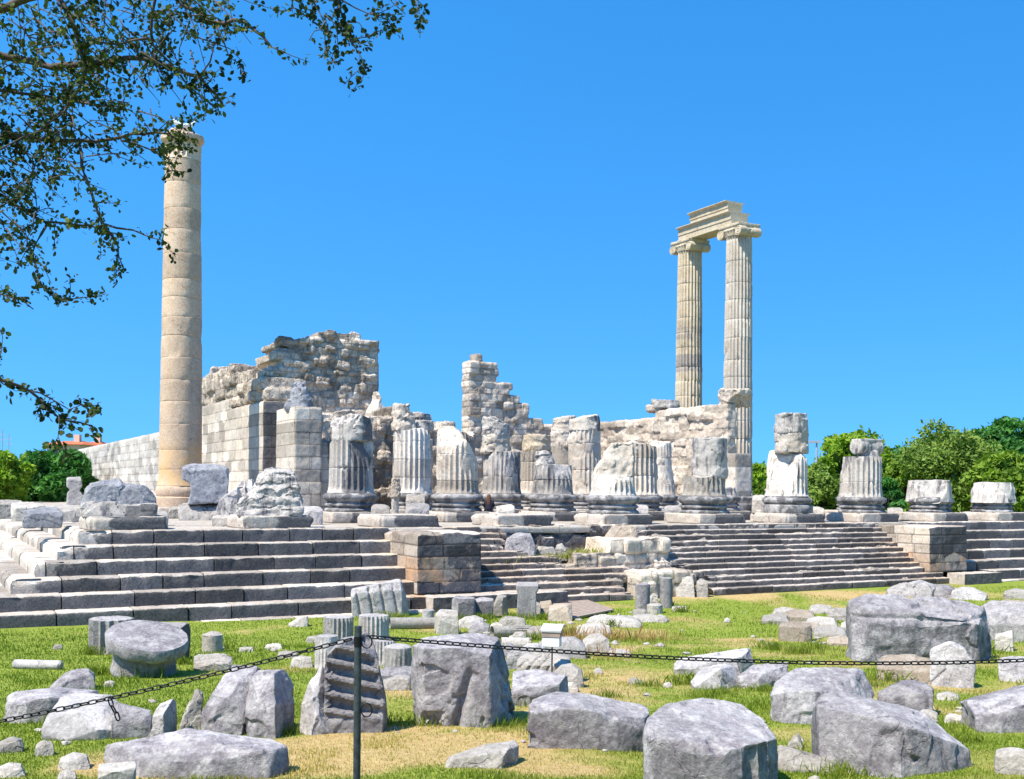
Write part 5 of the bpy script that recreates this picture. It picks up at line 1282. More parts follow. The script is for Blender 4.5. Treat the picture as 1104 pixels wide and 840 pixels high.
for k, (x, y, w, h, mt, lab) in enumerate(((508, 672, 30, 12, 'palerock', 'flat pale stone right of the upright cube block'), (552, 671, 30, 9, 'palerock', 'pale stone behind the short lying fluted shaft'), (580, 683, 26, 12, 'palerock', 'pale slab left of the little sign box'), (575, 704, 30, 16, 'greypale', 'grey stone below the broken shaft with the dark end'),
        (560, 711, 30, 22, 'greypale', 'grey rock beside the right edge of the largest block'), (548, 702, 18, 14, 'grey', 'dark stone in the gap behind the largest block'), (612, 700, 40, 20, 'greypale', 'large flat grey stone right of the sign post'), (642, 695, 32, 20, 'palerock', 'rounded pale rock at the right end of the centre cluster'),
        (612, 730, 34, 22, 'palerock', 'pale split rock right of the carved stone'), (590, 696, 22, 12, 'palerock', 'small pale rock beside the sign post foot'), (560, 686, 16, 8, 'palerock', 'small stone between the two lying shafts'), (535, 676, 14, 8, 'palerock', 'small pale lump left of the lying fluted shaft'),
        (616, 742, 16, 9, 'palerock', 'small pale stone at the corner of the flat topped block'), (655, 702, 14, 7, 'palerock', 'small white stone at the foot of the rounded pale rock'), (645, 724, 10, 6, 'palerock', 'small white stone on the brown patch of grass'), (683, 735, 12, 7, 'palerock', 'whitish pebble on the lawn in the right centre'),
        (784, 669, 7, 5, 'palerock', 'tiny white stone alone on the lawn before the wide stairs'), (668, 705, 26, 6, 'palerock', 'thin flat stone flush with the lawn right of the cluster'), (720, 739, 10, 5, 'palerock', 'small flat stone in the grass left of the prism piece'),
        (662, 672, 60, 9, 'palerock', 'broad flat pale rock before the boardwalk end'), (700, 668, 40, 6, 'palerock', 'flat pale stone in the lawn before the two grey pillars'), (640, 680, 40, 10, 'palerock', 'low pale slab below the boardwalk end'),
        (478, 676, 12, 7, 'palerock', 'small stone at the foot of the upright cube block'), (1000, 772, 22, 10, 'palerock', 'flat grey stone behind the broken end of the tilted block'), (1022, 752, 24, 7, 'palerock', 'pale gravelly stone left of the right edge block'), (1030, 776, 22, 8, 'palerock', 'small pale stone below the right edge block'))):
    stone('rock', lab, RK, [(x - w / 2, y + h / 2), (x - w * .44, y - h * .1), (x - w * .2, y - h * .45), (x + w * .15, y - h / 2), (x + w * .44, y - h * .2), (x + w / 2, y + h / 2)], .7, mt, seed=300 + k)
def scrollwork(V, N):
    return -.03 * np.maximum(0, np.sin(V[:, 0] * 34 + 5 * np.sin(V[:, 2] * 9))) * (N[:, 1] < -.2) * sstep(.05, .12, V[:, 2]) * sstep(-.6, -.4, V[:, 0]) * sstep(.25, .05, V[:, 0])
stone('carved_stone', 'pale slab carved with a band of leaf scrolls in front of the sign post', 'carved stone', [(556, 733), (557, 716), (570, 708), (590, 706), (615, 713), (616, 722), (598, 733)], .6, 'palerock', [('t', .62, 1.05)], amp=.012, res=70, ridges=scrollwork)
# the two grey pillars
fluted_stub('left of two short grey pillars on the lawn, with a ringed head', 694, 659, 16, 30, 0, 'grey', seed=16, depth=0, name='stone_pillar', cat='stone pillar')
fluted_stub('right and taller of two short grey pillars on the lawn', 719, 656, 14, 34, 0, 'greypale', seed=17, depth=0, name='stone_pillar', cat='stone pillar', taper=.95)
fluted_stub('squat pale drum in front of the two short grey pillars', 707, 662, 17, 11, 0, 'palerock', seed=18, depth=0)
for k, (x, y, w, h, lab) in enumerate(((690, 661, 16, 7, 'pale stone at the foot of the left grey pillar'), (705, 648, 10, 16, 'pale round stone between the two grey pillars'), (733, 657, 18, 5, 'flat stone right of the taller grey pillar'), (678, 633, 14, 9, 'loose stone at the broken end of the brown stairs'), (738, 632, 22, 24, 'big pale block at the foot of the wide stairs'), (757, 634, 14, 20, 'pale upright block at the left foot of the wide stairs'))):
    stone('rock', lab, RK, [(x - w / 2, y + h / 2), (x - w * .44, y - h * .3), (x - w * .1, y - h / 2), (x + w * .4, y - h * .35), (x + w / 2, y + h / 2)], .8, 'palerock', seed=340 + k)

# --- stones lying on the platform (floor height 0) and on its corner plinth
t = thing('column_plinth', 'worn corner plinth at the near left end of the platform carrying boulders', 'plinth', TW(0, 0, 0), THETA)
obj('plinth', plinths[1], M['step'], t)
P = TW(0, -1.0, 0).y
stone('base_fragment', 'broken moulded base lying on the corner plinth under two boulders', 'base fragment', [(90, 559), (89, 546), (98, 540), (112, 542), (140, 544), (168, 543), (168, 559)], .8, 'white', [('t', .85, 1.05), ('f', 0, .15)], amp=.028, z=.46, v=-1.15, crust_shade=lambda V, N: .8 * sstep(.3, .7, -N[:, 1]) * sstep(-.1, .4, V[:, 0]))
stone('rock', 'left boulder with a dark hollow on the corner plinth', RK, [(88, 545), (93, 528), (99, 520), (112, 516), (128, 516), (133, 524), (126, 544)], .8, 'blue', [('f', 0, .3), ('l', .2, -.1), ('t', .85, 1.05)], amp=.04, z=.46, v=-.6)
stone('rock', 'right blue grey boulder on the corner plinth', RK, [(115, 545), (120, 531), (128, 523), (145, 520), (158, 526), (167, 537), (166, 545)], .8, 'blue', [('f', 0, .4), ('t', .8, 1.05)], amp=.035, z=.46, v=-.9)
stone('stone_block', 'dark capped capital block standing left of the fluted fragment', FB, [(203, 544), (207, 530), (205, 520), (197, 517), (197, 503), (205, 499), (240, 501), (246, 505), (246, 519), (243, 542)], .8, 'blue', [('f', .0, .08), ('t', .93, 1.03)], amp=.02, z=.72, v=9.4, res=54, foot=False, chips=3)
stone('moulded_block', 'low pale moulded block under the dark capped capital', FB, [(193, 562), (193, 546), (200, 543), (250, 543), (252, 562)], .8, 'white', amp=.02, z=0, v=9.2)
def flf(V, N):
    ph = (V[:, 0] / .30) % 1.0
    return -.16 * np.sqrt(np.maximum(0, np.sin(np.pi * ph))) * (N[:, 1] < .1) * (V[:, 0] > 0) * sstep(.2, .4, V[:, 2])
stone('column_fragment', 'fallen fluted fragment with black grooves lying left of the eroded stump', 'column fragment', [(234, 549), (238, 538), (255, 526), (262, 518), (272, 516), (277, 524), (278, 545), (270, 549)], .7, 'white', [('f', 0, .25)], amp=.03, z=0, v=4.6, res=60, ridges=flf)
t = thing('column_plinth', 'broken plinth under the eroded conical stump', 'plinth', TW(5.3, 0, 0), THETA)
obj('plinth', plinths[2], M['step'], t)
stone('column_stump', 'eroded conical column stump crumbling in layers on the front edge', 'broken column', [(253, 559), (256, 545), (266, 534), (276, 520), (284, 506), (296, 503), (318, 506), (322, 530), (326, 545), (327, 559)], .95, 'white', [('f', .05, .3), ('b', .95, .7)], amp=.035, z=.46, v=-1.2, res=64,
      ridges=lambda V, N: (.05 * cellstep(V, 150, 8, (1, 1, 3.0)) + .03 * np.sin(V[:, 2] * 14 + 4 * fbm(V * 1.5, 3, 2))) * (np.abs(N[:, 2]) < .8))
BL = ((46, 555, 40, 16, 'blue', 'low dark edged slab left of the corner boulders'), (70, 548, 36, 8, 'palerock', 'flat slab behind the dark edged slab'), (30, 545, 34, 6, 'palerock', 'flat slab far left on the platform'), (10, 541, 24, 6, 'palerock', 'slab at the left picture edge on the platform'),
      (170, 556, 22, 10, 'palerock', 'block right of the corner boulders on the floor'), (190, 552, 16, 12, 'palerock', 'small upright block at the foot of the buff column'), (215, 556, 30, 11, 'greypale', 'moulded block in front of the capped capital'), (240, 560, 22, 9, 'palerock', 'flat block left of the eroded stump plinth'),
      (262, 549, 20, 12, 'palerock', 'white lump between fluted fragment and eroded stump'), (335, 552, 26, 12, 'greypale', 'dark moulded slab right of the eroded stump'), (410, 549, 20, 10, 'palerock', 'pale block between the white stump and the slim post'), (450, 547, 26, 9, 'greypale', 'loose block behind the bare plinth over the near pier'),
      (448, 536, 20, 9, 'palerock', 'white rounded lump at the foot of the grey right half column'), (545, 548, 20, 8, 'palerock', 'block behind the seated visitor'), (725, 549, 18, 8, 'greypale', 'low block left of the rough grey drum'), (818, 540, 14, 14, 'palerock', 'rubble lump by the smooth wall end'),
      (834, 530, 20, 12, 'palerock', 'rubble heap between the wall end and the tall broken column'), (880, 550, 16, 7, 'palerock', 'flat stone right of the tall broken column'), (965, 551, 16, 8, 'palerock', 'pale block between carved stump and low squat stump'), (692, 549, 14, 9, 'greypale', 'loose block at the foot of the damaged fluted stump'))
BV = (2.2, 8, 10, 14, 3, 12, 9.5, 1, 5, 2.6, 2.5, 3.2, 9, 2.5, 2.5, 8, 9, 2.5, 2.5, 2.8)
for k, (x, y, w, h, mt, lab) in enumerate(BL):
    stone('stone_block', lab, FB, [(x - w / 2, y + h / 2), (x - w * .47, y - h * .35), (x - w * .2, y - h * .5), (x + w * .35, y - h * .48), (x + w / 2, y - h * .2), (x + w / 2, y + h / 2)], .7, mt, [('t', .7, 1.03), ('f', 0, .08)], 400 + k, .025, z=0.0, v=BV[k], sink=.05)
stone('stone_block', 'small stack of two weathered blocks at the end of the long wall', FB, [(72, 546), (73, 532), (76, 528), (72, 525), (72, 515), (86, 514), (88, 524), (85, 529), (89, 534), (89, 546)], .8, 'greypale', amp=.02, z=0, v=34, foot=False, chips=2)
o = obj('rock', rough_drum('rock', .62, 5.35, 6.7, 120, 1, [pc((.7, -.3, .5), .75, 1, .1), pc((-.6, -.2, .6), .8, 2, .1)], .16, taper=.55), M['blue'], None, TW(9.9, 10.6, 0), THETA)
tag(o, 'blue grey rock sitting on top of the ashlar pilaster', RK)
o = obj('stone_slab', rough_drum('slab', 1.05, 7.0, 7.6, 121, .7, [], .12, taper=.9), M['palerock'], None, TW(37.4, 17.4, 0), THETA)
tag(o, 'ragged slab on the wall top below the golden fluted column', 'stone slab')
o = obj('stone_slab', rough_drum('slab', 1.0, 6.75, 7.75, 122, .8, [pc((0, -.6, -.6), .15, 2, .08)], .13, taper=1.1), M['blockwork'], None, TW(37.6, 10.6, 0), THETA)
tag(o, 'overhanging rough block on the wall end beside the pale fluted column', 'stone block')
for k, (x, y, w, h) in enumerate(((652, 590, 24, 30), (676, 585, 22, 28), (668, 612, 18, 22), (690, 612, 18, 20), (620, 585, 22, 10))):
    pass
stone('stone_block', 'large pitted pinkish block beside the upper end of the wide stairs', FB, [(653, 597), (652, 578), (660, 568), (686, 568), (687, 597)], .6, 'tan', [('f', 0, .08)], amp=.03, z=-1.3, v=-2.6)
stone('stone_block', 'dark rounded block half buried at the top of the brown stairs', FB, [(631, 612), (632, 599), (640, 596), (650, 598), (651, 612)], .6, 'grey', amp=.02, z=-1.6, v=-3.5)
stone('rock', 'grey boulder in the gap above the brown stairs', RK, [(544, 596), (546, 582), (556, 575), (572, 576), (577, 590), (575, 598)], .6, 'grey', amp=.03, z=-1.25, v=-2.9)
stone('rock', 'white stone in the grassy gap between the stairs', RK, [(598, 596), (600, 588), (606, 586), (612, 596)], .8, 'palerock', z=-1.35, v=-2.8)
stone('stone_block', 'slim pale block in the grassy gap under the bare plinth', FB, [(578, 596), (580, 590), (596, 590), (600, 596)], .6, 'palerock', z=-1.35, v=-2.8)

# slim stone post with a brown head between the stumps
t = thing('stone_post', 'slim pale post with a brown stone head right of the white fluted stump', 'stone post', TW(2.0 * 5.3 + 1.0, 2.6, 0), THETA)
zz = 0.0
obj('pole', rough_drum('pole', .17, 0, 1.15, 130, 1, [], .02, vox=.03), M['cream'], t)
obj('head', rough_drum('head', .24, 1.1, 1.95, 131, 1, [pc((.5, 0, .8), .78, 1, .03)], .06, taper=.6, vox=.03), M['tan'], t)

# ================================================================ seated visitor on the platform
def skin_mesh(name, verts, edges, radii, sub=2, root=0):
    bm = bmesh.new(); ly = bm.verts.layers.skin.verify()
    vs = [bm.verts.new(v) for v in verts]
    for v, r in zip(vs, radii): v[ly].radius = (r, r) if not isinstance(r, tuple) else r
    vs[root][ly].use_root = True
    for e in edges: bm.edges.new((vs[e[0]], vs[e[1]]))
    me = bpy.data.meshes.new(name); bm.to_mesh(me); bm.free()
    o = bpy.data.objects.new('tmp', me); COL.objects.link(o)
    s = o.modifiers.new('s', 'SKIN'); s.use_smooth_shade = True
    u = o.modifiers.new('u', 'SUBSURF'); u.levels = sub; u.render_levels = sub
    dg = bpy.context.evaluated_depsgraph_get()
    r_ = bpy.data.meshes.new_from_object(o.evaluated_get(dg))
    bpy.data.objects.remove(o); r_.name = name
    r_.polygons.foreach_set('use_smooth', np.ones(len(r_.polygons), bool))
    return r_
M['skin'] = plain('skin', (0.50, 0.32, 0.23), 0.6, var=.06)
M['hair'] = plain('brown hair', (0.10, 0.045, 0.025), 0.6, scale=40, var=.5)
M['jacket'] = plain('dark navy jacket', (0.022, 0.022, 0.035), 0.85, scale=20)
M['jeans'] = plain('dark trousers', (0.03, 0.035, 0.05), 0.85)
a, b = ray(527, 553); tt = 50.0
vis = thing('person', 'woman with long brown hair and dark jacket seated with her back turned', 'person', (a * tt, tt, 0.0), R(0))
# she faces away (+y); seat height .45 on a low block
sv = [(0, 0, .50), (0, -.01, .68), (0, -.015, .86), (0, 0, 1.0), (0, .02, 1.07), (0, .03, 1.17), (0, .04, 1.27),
      (-.17, .0, .94), (-.23, .05, .72), (-.14, .26, .62), (.17, .0, .94), (.23, .05, .72), (.14, .26, .62),
      (-.10, .06, .52), (-.13, .44, .52), (-.13, .46, .12), (-.13, .58, .05), (.10, .06, .52), (.13, .44, .52), (.13, .46, .12), (.13, .58, .05)]
se = [(0, 1), (1, 2), (2, 3), (3, 4), (4, 5), (5, 6), (2, 7), (7, 8), (8, 9), (2, 10), (10, 11), (11, 12), (0, 13), (13, 14), (14, 15), (15, 16), (0, 17), (17, 18), (18, 19), (19, 20)]
sr = [(.15, .12), (.135, .10), (.15, .10), (.06, .06), .05, (.075, .09), (.07, .08), .06, .045, .035, .06, .045, .035, .085, .065, .045, .04, .085, .065, .045, .04]
obj('body', skin_mesh('body', sv, se, sr), M['skin'], vis)
obj('jacket', skin_mesh('jacket', [sv[i] for i in (0, 1, 2, 3, 7, 8, 9, 10, 11, 12)], [(0, 1), (1, 2), (2, 3), (2, 4), (4, 5), (5, 6), (2, 7), (7, 8), (8, 9)], [(.175, .145), (.16, .125), (.175, .125), .075, .08, .062, .052, .08, .062, .052]), M['jacket'], vis)
obj('trousers', skin_mesh('trousers', [sv[i] for i in (0, 13, 14, 15, 17, 18, 19)], [(0, 1), (1, 2), (2, 3), (0, 4), (4, 5), (5, 6)], [.165, .1, .078, .06, .1, .078, .06]), M['jeans'], vis)
obj('hair', skin_mesh('hair', [(0, .01, 1.28), (0, -.03, 1.2), (0, -.08, 1.05), (0, -.10, .88), (0, -.11, .76)], [(0, 1), (1, 2), (2, 3), (3, 4)], [(.08, .085), (.105, .10), (.11, .07), (.10, .05), (.05, .02)]), M['hair'], vis)
o = obj('stone_block', block_mesh(1.1, .55, .44, 77, .05, .03, .3), M['step'], None, (a * tt - .5, tt - .26, 0), 0)
tag(o, 'low block on which the visitor sits', FB)
# ================================================================ chain barrier
YP = 5.85
def tube(bm, pts, r, seg=8, closed=False):
    pts = [Vector(p) for p in pts]; n = len(pts); rings = []
    for i, p in enumerate(pts):
        a = pts[(i - 1) % n] if (closed or i > 0) else p; b = pts[(i + 1) % n] if (closed or i < n - 1) else p
        d = (b - a).normalized(); up = Vector((0, 0, 1)) if abs(d.z) < .9 else Vector((0, 1, 0))
        x = d.cross(up).normalized(); y = x.cross(d)
        rr = r[i] if isinstance(r, (list, tuple)) else r
        rings.append([bm.verts.new(p + (x * math.cos(2 * math.pi * k / seg) + y * math.sin(2 * math.pi * k / seg)) * rr) for k in range(seg)])
    for i in range(n if closed else n - 1):
        A, B = rings[i], rings[(i + 1) % n]
        for k in range(seg): bm.faces.new([A[k], A[(k + 1) % seg], B[(k + 1) % seg], B[k]])
    if not closed: bm.faces.new(rings[0][::-1]); bm.faces.new(rings[-1])
def link_mesh(L=.054, W=.030, r=.0042):
    bm = bmesh.new(); h = L / 2 - W / 2; pts = []
    for k in range(9): a = -math.pi / 2 + math.pi * k / 8; pts.append((h + (W / 2 - r) * math.cos(a), (W / 2 - r) * math.sin(a), 0))
    for k in range(9): a = math.pi / 2 + math.pi * k / 8; pts.append((-h + (W / 2 - r) * math.cos(a), (W / 2 - r) * math.sin(a), 0))
    tube(bm, pts, r, 6, True)
    me = bpy.data.meshes.new('link'); bm.to_mesh(me); bm.free()
    me.polygons.foreach_set('use_smooth', np.ones(len(me.polygons), bool)); me.materials.append(M['chain'])
    return me
LINK = link_mesh()
def chain(label, pts, twist=0):
    t = thing('chain', label, 'chain', pts[0])
    pts = [Vector(p) for p in pts]
    s = [0]
    for i in range(1, len(pts)): s.append(s[-1] + (pts[i] - pts[i - 1]).length)
    xs = np.array([[p.x, p.y, p.z] for p in pts]); pitch = .0415
    n = int(s[-1] / pitch); rg = random.Random(3)
    for k in range(n):
        c = Vector([np.interp((k + .5) * pitch, s, xs[:, a]) for a in range(3)])
        c2 = Vector([np.interp((k + .6) * pitch, s, xs[:, a]) for a in range(3)])
        q = (c2 - c).to_track_quat('X', 'Z').to_matrix() @ Matrix.Rotation(R(90 * (k % 2) + 38 + rg.uniform(-8, 8)), 3, 'X')
        o = bpy.data.objects.new('link', LINK); COL.objects.link(o); o.parent = t
        o.matrix_local = Matrix.Translation(c - pts[0]) @ q.to_4x4()
    return t
def curve(px, n=60, Y0=YP, Y1=YP):
    xs = [p[0] for p in px]; ys = [p[1] for p in px]
    co = np.polyfit(xs, ys, min(3, len(px) - 1)); X_ = np.linspace(xs[0], xs[-1], n); Yp = np.polyval(co, X_)
    return [PT(x, y, Y0 + (Y1 - Y0) * i / (n - 1)) for i, (x, y) in enumerate(zip(X_, Yp))]
postp = PT(386, 690, YP)
chain('black iron chain rising from the lower left to the dark post', curve([(379, 689), (240, 724.5), (119, 753), (0, 777.6), (-60, 789)], Y1=5.5))
chain('black iron chain hanging level from the dark post to the right edge', curve([(399, 687), (457, 691), (538, 698), (640, 704.8), (780, 712), (897, 714.8), (1015, 714.5), (1104, 712)], Y1=6.1))
chain('short loose end of chain dangling over the angular grey block', [PT(118, 753, 5.6), PT(121, 762, 5.6), PT(126, 771, 5.6), PT(129, 780, 5.6)])
pz = float(gz(postp.x, YP)) - .1
t = thing('chain_post', 'dark iron post holding the chain at the lower centre left', 'post', (postp.x, YP, pz))
H = PT(386, 675, YP).z - pz
bm = bmesh.new(); bmesh.ops.create_cone(bm, cap_ends=True, segments=20, radius1=.0205, radius2=.0205, depth=H, matrix=Matrix.Translation((0, 0, H / 2)))
me = bpy.data.meshes.new('tube'); bm.to_mesh(me); bm.free(); me.polygons.foreach_set('use_smooth', np.ones(len(me.polygons), bool)); me.set_sharp_from_angle(angle=R(40))
obj('tube', me, M['iron'], t)
bm = bmesh.new(); bmesh.ops.create_cone(bm, cap_ends=True, segments=20, radius1=.0225, radius2=.0225, depth=.055, matrix=Matrix.Translation((0, 0, H - .085)))
obj('collar', bm, M['chain'], t)
for nm, z_, r_ in (('ring', H - .085, .028), ('ring', H - .46, .030)):
    bm = bmesh.new(); tube(bm, [(.022 + r_ + r_ * math.cos(a), -.01, z_ + r_ * 1.25 * math.sin(a)) for a in np.linspace(0, 2 * math.pi, 18, endpoint=False)], .0042, 6, True)
    obj(nm, bm, M['chain'], t)

# ================================================================ little sign box and boardwalk
b0 = GP(595, 735); s = b0.y / FPX
t = thing('sign_box', 'small white and brown box sign on a thin post among the centre stones', 'sign', b0)
bm = bmesh.new(); bm_box(bm, (0, 0, 20 * s), (1.6 * s, 1.6 * s, 42 * s)); obj('post', bm, M['iron'], t)
M['white_paint'] = plain('white painted panel', (0.66, 0.66, 0.64), 0.6, var=.08)
bm = bmesh.new(); bm_box(bm, (0, -.03, 43.5 * s), (19 * s, 14 * s, 10 * s)); bmesh.ops.bevel(bm, geom=bm.edges[:], offset=.5 * s, segments=2, affect='EDGES'); obj('panel', bm, M['white_paint'], t, None, R(-12))
bm = bmesh.new(); bm_box(bm, (0, -.03, 52 * s), (20 * s, 15 * s, 6 * s)); obj('band', bm, M['wood'], t, None, R(-12))
bm = bmesh.new(); bm_box(bm, (0, 0, 0), (22 * s, 18 * s, 2.2 * s), Euler((R(16), 0, 0)).to_matrix())
bmesh.ops.translate(bm, verts=bm.verts, vec=(0, -.03, 58 * s)); obj('lid', bm, M['white_paint'], t, None, R(-12))
t = thing('boardwalk', 'low brown plank ramp running from the brown stairs into the grass', 'boardwalk')
A, B, C_, D_ = GP(585, 646), GP(622, 645), GP(662, 660), GP(618, 669)
up = Vector((0, 0, .10))
n = 16
bm = bmesh.new()
for k in range(n):
    f0, f1 = (k + .06) / n, (k + .94) / n
    q = [A.lerp(D_, f0), B.lerp(C_, f0), B.lerp(C_, f1), A.lerp(D_, f1)]
    vs = [bm.verts.new(p + up) for p in q] + [bm.verts.new(p + up - Vector((0, 0, .045))) for p in q]
    bm.faces.new(vs[:4]); bm.faces.new(vs[4:][::-1])
    for a in range(4): bm.faces.new([vs[a], vs[4 + a], vs[4 + (a + 1) % 4], vs[(a + 1) % 4]])
bmesh.ops.recalc_face_normals(bm, faces=bm.faces)
obj('planks', bm, M['wood'], t)
for f in (.12, .5, .88):
    bm = bmesh.new()
    p, q = A.lerp(B, f), D_.lerp(C_, f); w = (B - A).normalized() * .05
    vs = [bm.verts.new(v) for v in (p - w + up * .5, p + w + up * .5, q + w + up * .5, q - w + up * .5)]; lo = [bm.verts.new(v.co - Vector((0, 0, .12))) for v in vs]
    bm.faces.new(vs); bm.faces.new(lo[::-1])
    for a in range(4): bm.faces.new([vs[a], lo[a], lo[(a + 1) % 4], vs[(a + 1) % 4]])
    bmesh.ops.recalc_face_normals(bm, faces=bm.faces)
    obj('joist', bm, M['wood'], t)

# ================================================================ trees beyond the temple
def leaf_cards(C, size, rg, tint, up=.3):
    """one two-triangle leaf spray per centre, randomly turned"""
    n = len(C)
    a = rg.normal(size=(n, 3)); a[:, 2] *= .8; a /= np.linalg.norm(a, axis=1, keepdims=True)
    b = rg.normal(size=(n, 3)); b -= a * (a * b).sum(1, keepdims=True); b /= np.linalg.norm(b, axis=1, keepdims=True)
    c = np.cross(a, b)
    s = size * rg.uniform(.6, 1.25, (n, 1))
    V = np.stack([C - a * s, C + b * s * .45 + c * s * .12, C + a * s, C - b * s * .45 + c * s * .12], 1).reshape(-1, 3)
    F = np.arange(n * 4).reshape(-1, 4)
    return V, F, np.repeat(tint, 4)
def tree(label, px, top, wpx, Y, mat, seed, n=9000, clumps=46, zfoot=-2.85, sq=1.0, leaf=.34, base=0.12):
    rg = np.random.default_rng(seed)
    p = PT(px, HOR, Y); zt = PT(px, top, Y).z; H = zt - zfoot; W = wpx / FPX * Y / 2
    t = thing('tree', label, 'tree', (p.x, Y, zfoot), 0)
    # trunk and limbs
    bm = bmesh.new(); tube(bm, [(0, 0, -.2), (.08 * W, 0, H * .18), (-.04 * W, 0, H * .36), (0, 0, H * .62)], [.05 * H * .6, .035 * H * .6, .028 * H * .6, .012 * H * .6], 8)
    obj('trunk', bm, M['bark'], t)
    bm = bmesh.new()
    for k in range(7):
        a = rg.uniform(0, 6.28); z0 = rg.uniform(.22, .5) * H
        tube(bm, [(0, 0, z0), (W * .35 * math.cos(a), W * .35 * math.sin(a), z0 + .14 * H), (W * .7 * math.cos(a), W * .7 * math.sin(a), z0 + .27 * H)], [.012 * H, .008 * H, .003 * H], 6)
    obj('limbs', bm, M['bark'], t)
    C = []; T = []
    zc = H * (base + (1 - base) / 2); hz = H * (1 - base) / 2
    for k in range(clumps):
        d = rg.normal(size=3); d /= np.linalg.norm(d); rr = rg.uniform(.45, .98) ** .6
        c = np.array([d[0] * W * rr * .86, d[1] * W * rr * .86, zc + d[2] * hz * rr * .84 * (1 if d[2] > 0 else .95)])
        cr = rg.uniform(.16, .30) * min(W, hz) * 1.1
        m = int(1.4 * n) // clumps
        q = rg.normal(size=(m, 3)); q /= np.linalg.norm(q, axis=1, keepdims=True); q *= rg.uniform(.35, 1, (m, 1)) ** .5 * cr * np.array([1.15, 1.15, .85])
        q *= 1 + .35 * rg.normal(size=(m, 1)) * .5
        C.append(c + q); T.append(np.clip(rg.uniform(.15, .85) + rg.normal(0, .18, m), 0, 1))
    C = np.concatenate(C); T = np.concatenate(T)
    V, F, tt_ = leaf_cards(C, leaf, rg, T)
    me = mesh_np('crown', V, F, smooth=False); attr(me, 'tint', tt_)
    obj('crown', me, M[mat], t)
    return t
TG = None
tree('fresh light green tree at the far left edge', 4, 478, 56, 92, 'leaf_light', 1, 9000, 46, base=.06)
tree('round dark green tree left of the long wall', 57, 474, 84, 100, 'leaf_dark', 2, 13000, 60, base=.05)
tree('pale green small tree between the light and the round dark one', 30, 484, 40, 104, 'leaf_mid', 3, 6000, 34, base=.05)
tree('dark bushy tree top beside the red roofed houses', 92, 484, 40, 112, 'leaf_dark', 4, 5000, 30, base=.05)
tree('light green tree seen between the wall end and the tall broken column', 812, 495, 44, 100, 'leaf_light', 5, 7000, 40, base=.05)
tree('yellowish bush right of the wall end, low before the light tree', 826, 512, 30, 94, 'leaf_mid', 6, 4500, 30, base=.05)
tree('bright green tree behind the tall broken column', 915, 458, 88, 112, 'leaf_light', 7, 13000, 60, base=.06)
tree('grey green olive tree just right of the tall broken column', 882, 495, 62, 98, 'leaf_olive', 8, 9000, 46, base=.05, leaf=.24)
tree('dark tree behind the carved stump with the scroll', 956, 474, 62, 118, 'leaf_dark', 9, 9000, 46, base=.05)
tree('yellow green tree above the low squat stump', 975, 486, 54, 106, 'leaf_mid', 10, 8000, 44, base=.05)
tree('broad grey green tree with a rounded top on the right', 1022, 453, 116, 104, 'leaf_olive', 11, 16000, 70, base=.05, leaf=.28)
tree('tall dark green tree at the right edge', 1082, 445, 96, 112, 'leaf_dark', 12, 14000, 60, base=.05)
tree('mid green tree low at the right edge behind the lowest stump', 1088, 482, 80, 96, 'leaf_mid', 13, 10000, 50, base=.05)
tree('dark shrub in the gap right of the carved stump', 958, 512, 36, 92, 'leaf_dark', 14, 5000, 30, base=.02)
tree('dark tree rising off the picture to the right', 1140, 450, 100, 118, 'leaf_dark', 15, 9000, 40, base=.05)

# red roofed houses far left, and masts
M['plaster'] = plain('warm plaster', (0.62, 0.44, 0.33), 0.9, var=.1)
M['rooftile'] = plain('red roof tiles', (0.45, 0.13, 0.06), 0.9, scale=20, var=.3)
M['pane'] = plain('window glass', (0.05, 0.06, 0.07), 0.2)
M['galv'] = plain('galvanised steel', (0.42, 0.43, 0.44), 0.5, .4)
def house(label, x0, x1, ytop, yeave, Y, seed):
    p0, p1 = PT(x0, HOR, Y), PT(x1, HOR, Y); L = p1.x - p0.x; zr = PT(x0, ytop, Y).z; ze = PT(x0, yeave, Y).z; zb = -2.85; D = 9
    t = thing('house', label, 'house', (p0.x, Y, zb))
    bm = bmesh.new(); bm_box(bm, (L / 2, D / 2, (ze - zb) / 2), (L, D, ze - zb)); obj('wall', bm, M['plaster'], t)
    bm = bmesh.new(); vs = [bm.verts.new(v) for v in ((-.6, -.6, ze - zb), (L + .6, -.6, ze - zb), (L + .6, D + .6, ze - zb), (-.6, D + .6, ze - zb), (L * .2, D / 2, zr - zb), (L * .8, D / 2, zr - zb))]
    for f in ((0, 1, 5, 4), (1, 2, 5), (2, 3, 4, 5), (3, 0, 4), (0, 3, 2, 1)): bm.faces.new([vs[i] for i in f])
    rf = obj('roof', bm, M['rooftile'], t)
    bm = bmesh.new(); bm_box(bm, (L * .65, D * .4, zr - zb), (.9, .9, 2.0)); obj('chimney', bm, M['plaster'], rf)
    for k in range(3):
        bm = bmesh.new(); bm_box(bm, (L * (.2 + .3 * k), -.02, ze - zb - 1.6), (1.4, .12, 1.5)); obj('window', bm, M['pane'], t)
house('wide house with a red tiled roof above the trees at the far left', 50, 86, 474, 479, 170, 1)
house('smaller house with a bright red roof just left of the long wall', 84, 104, 475, 480, 185, 2)
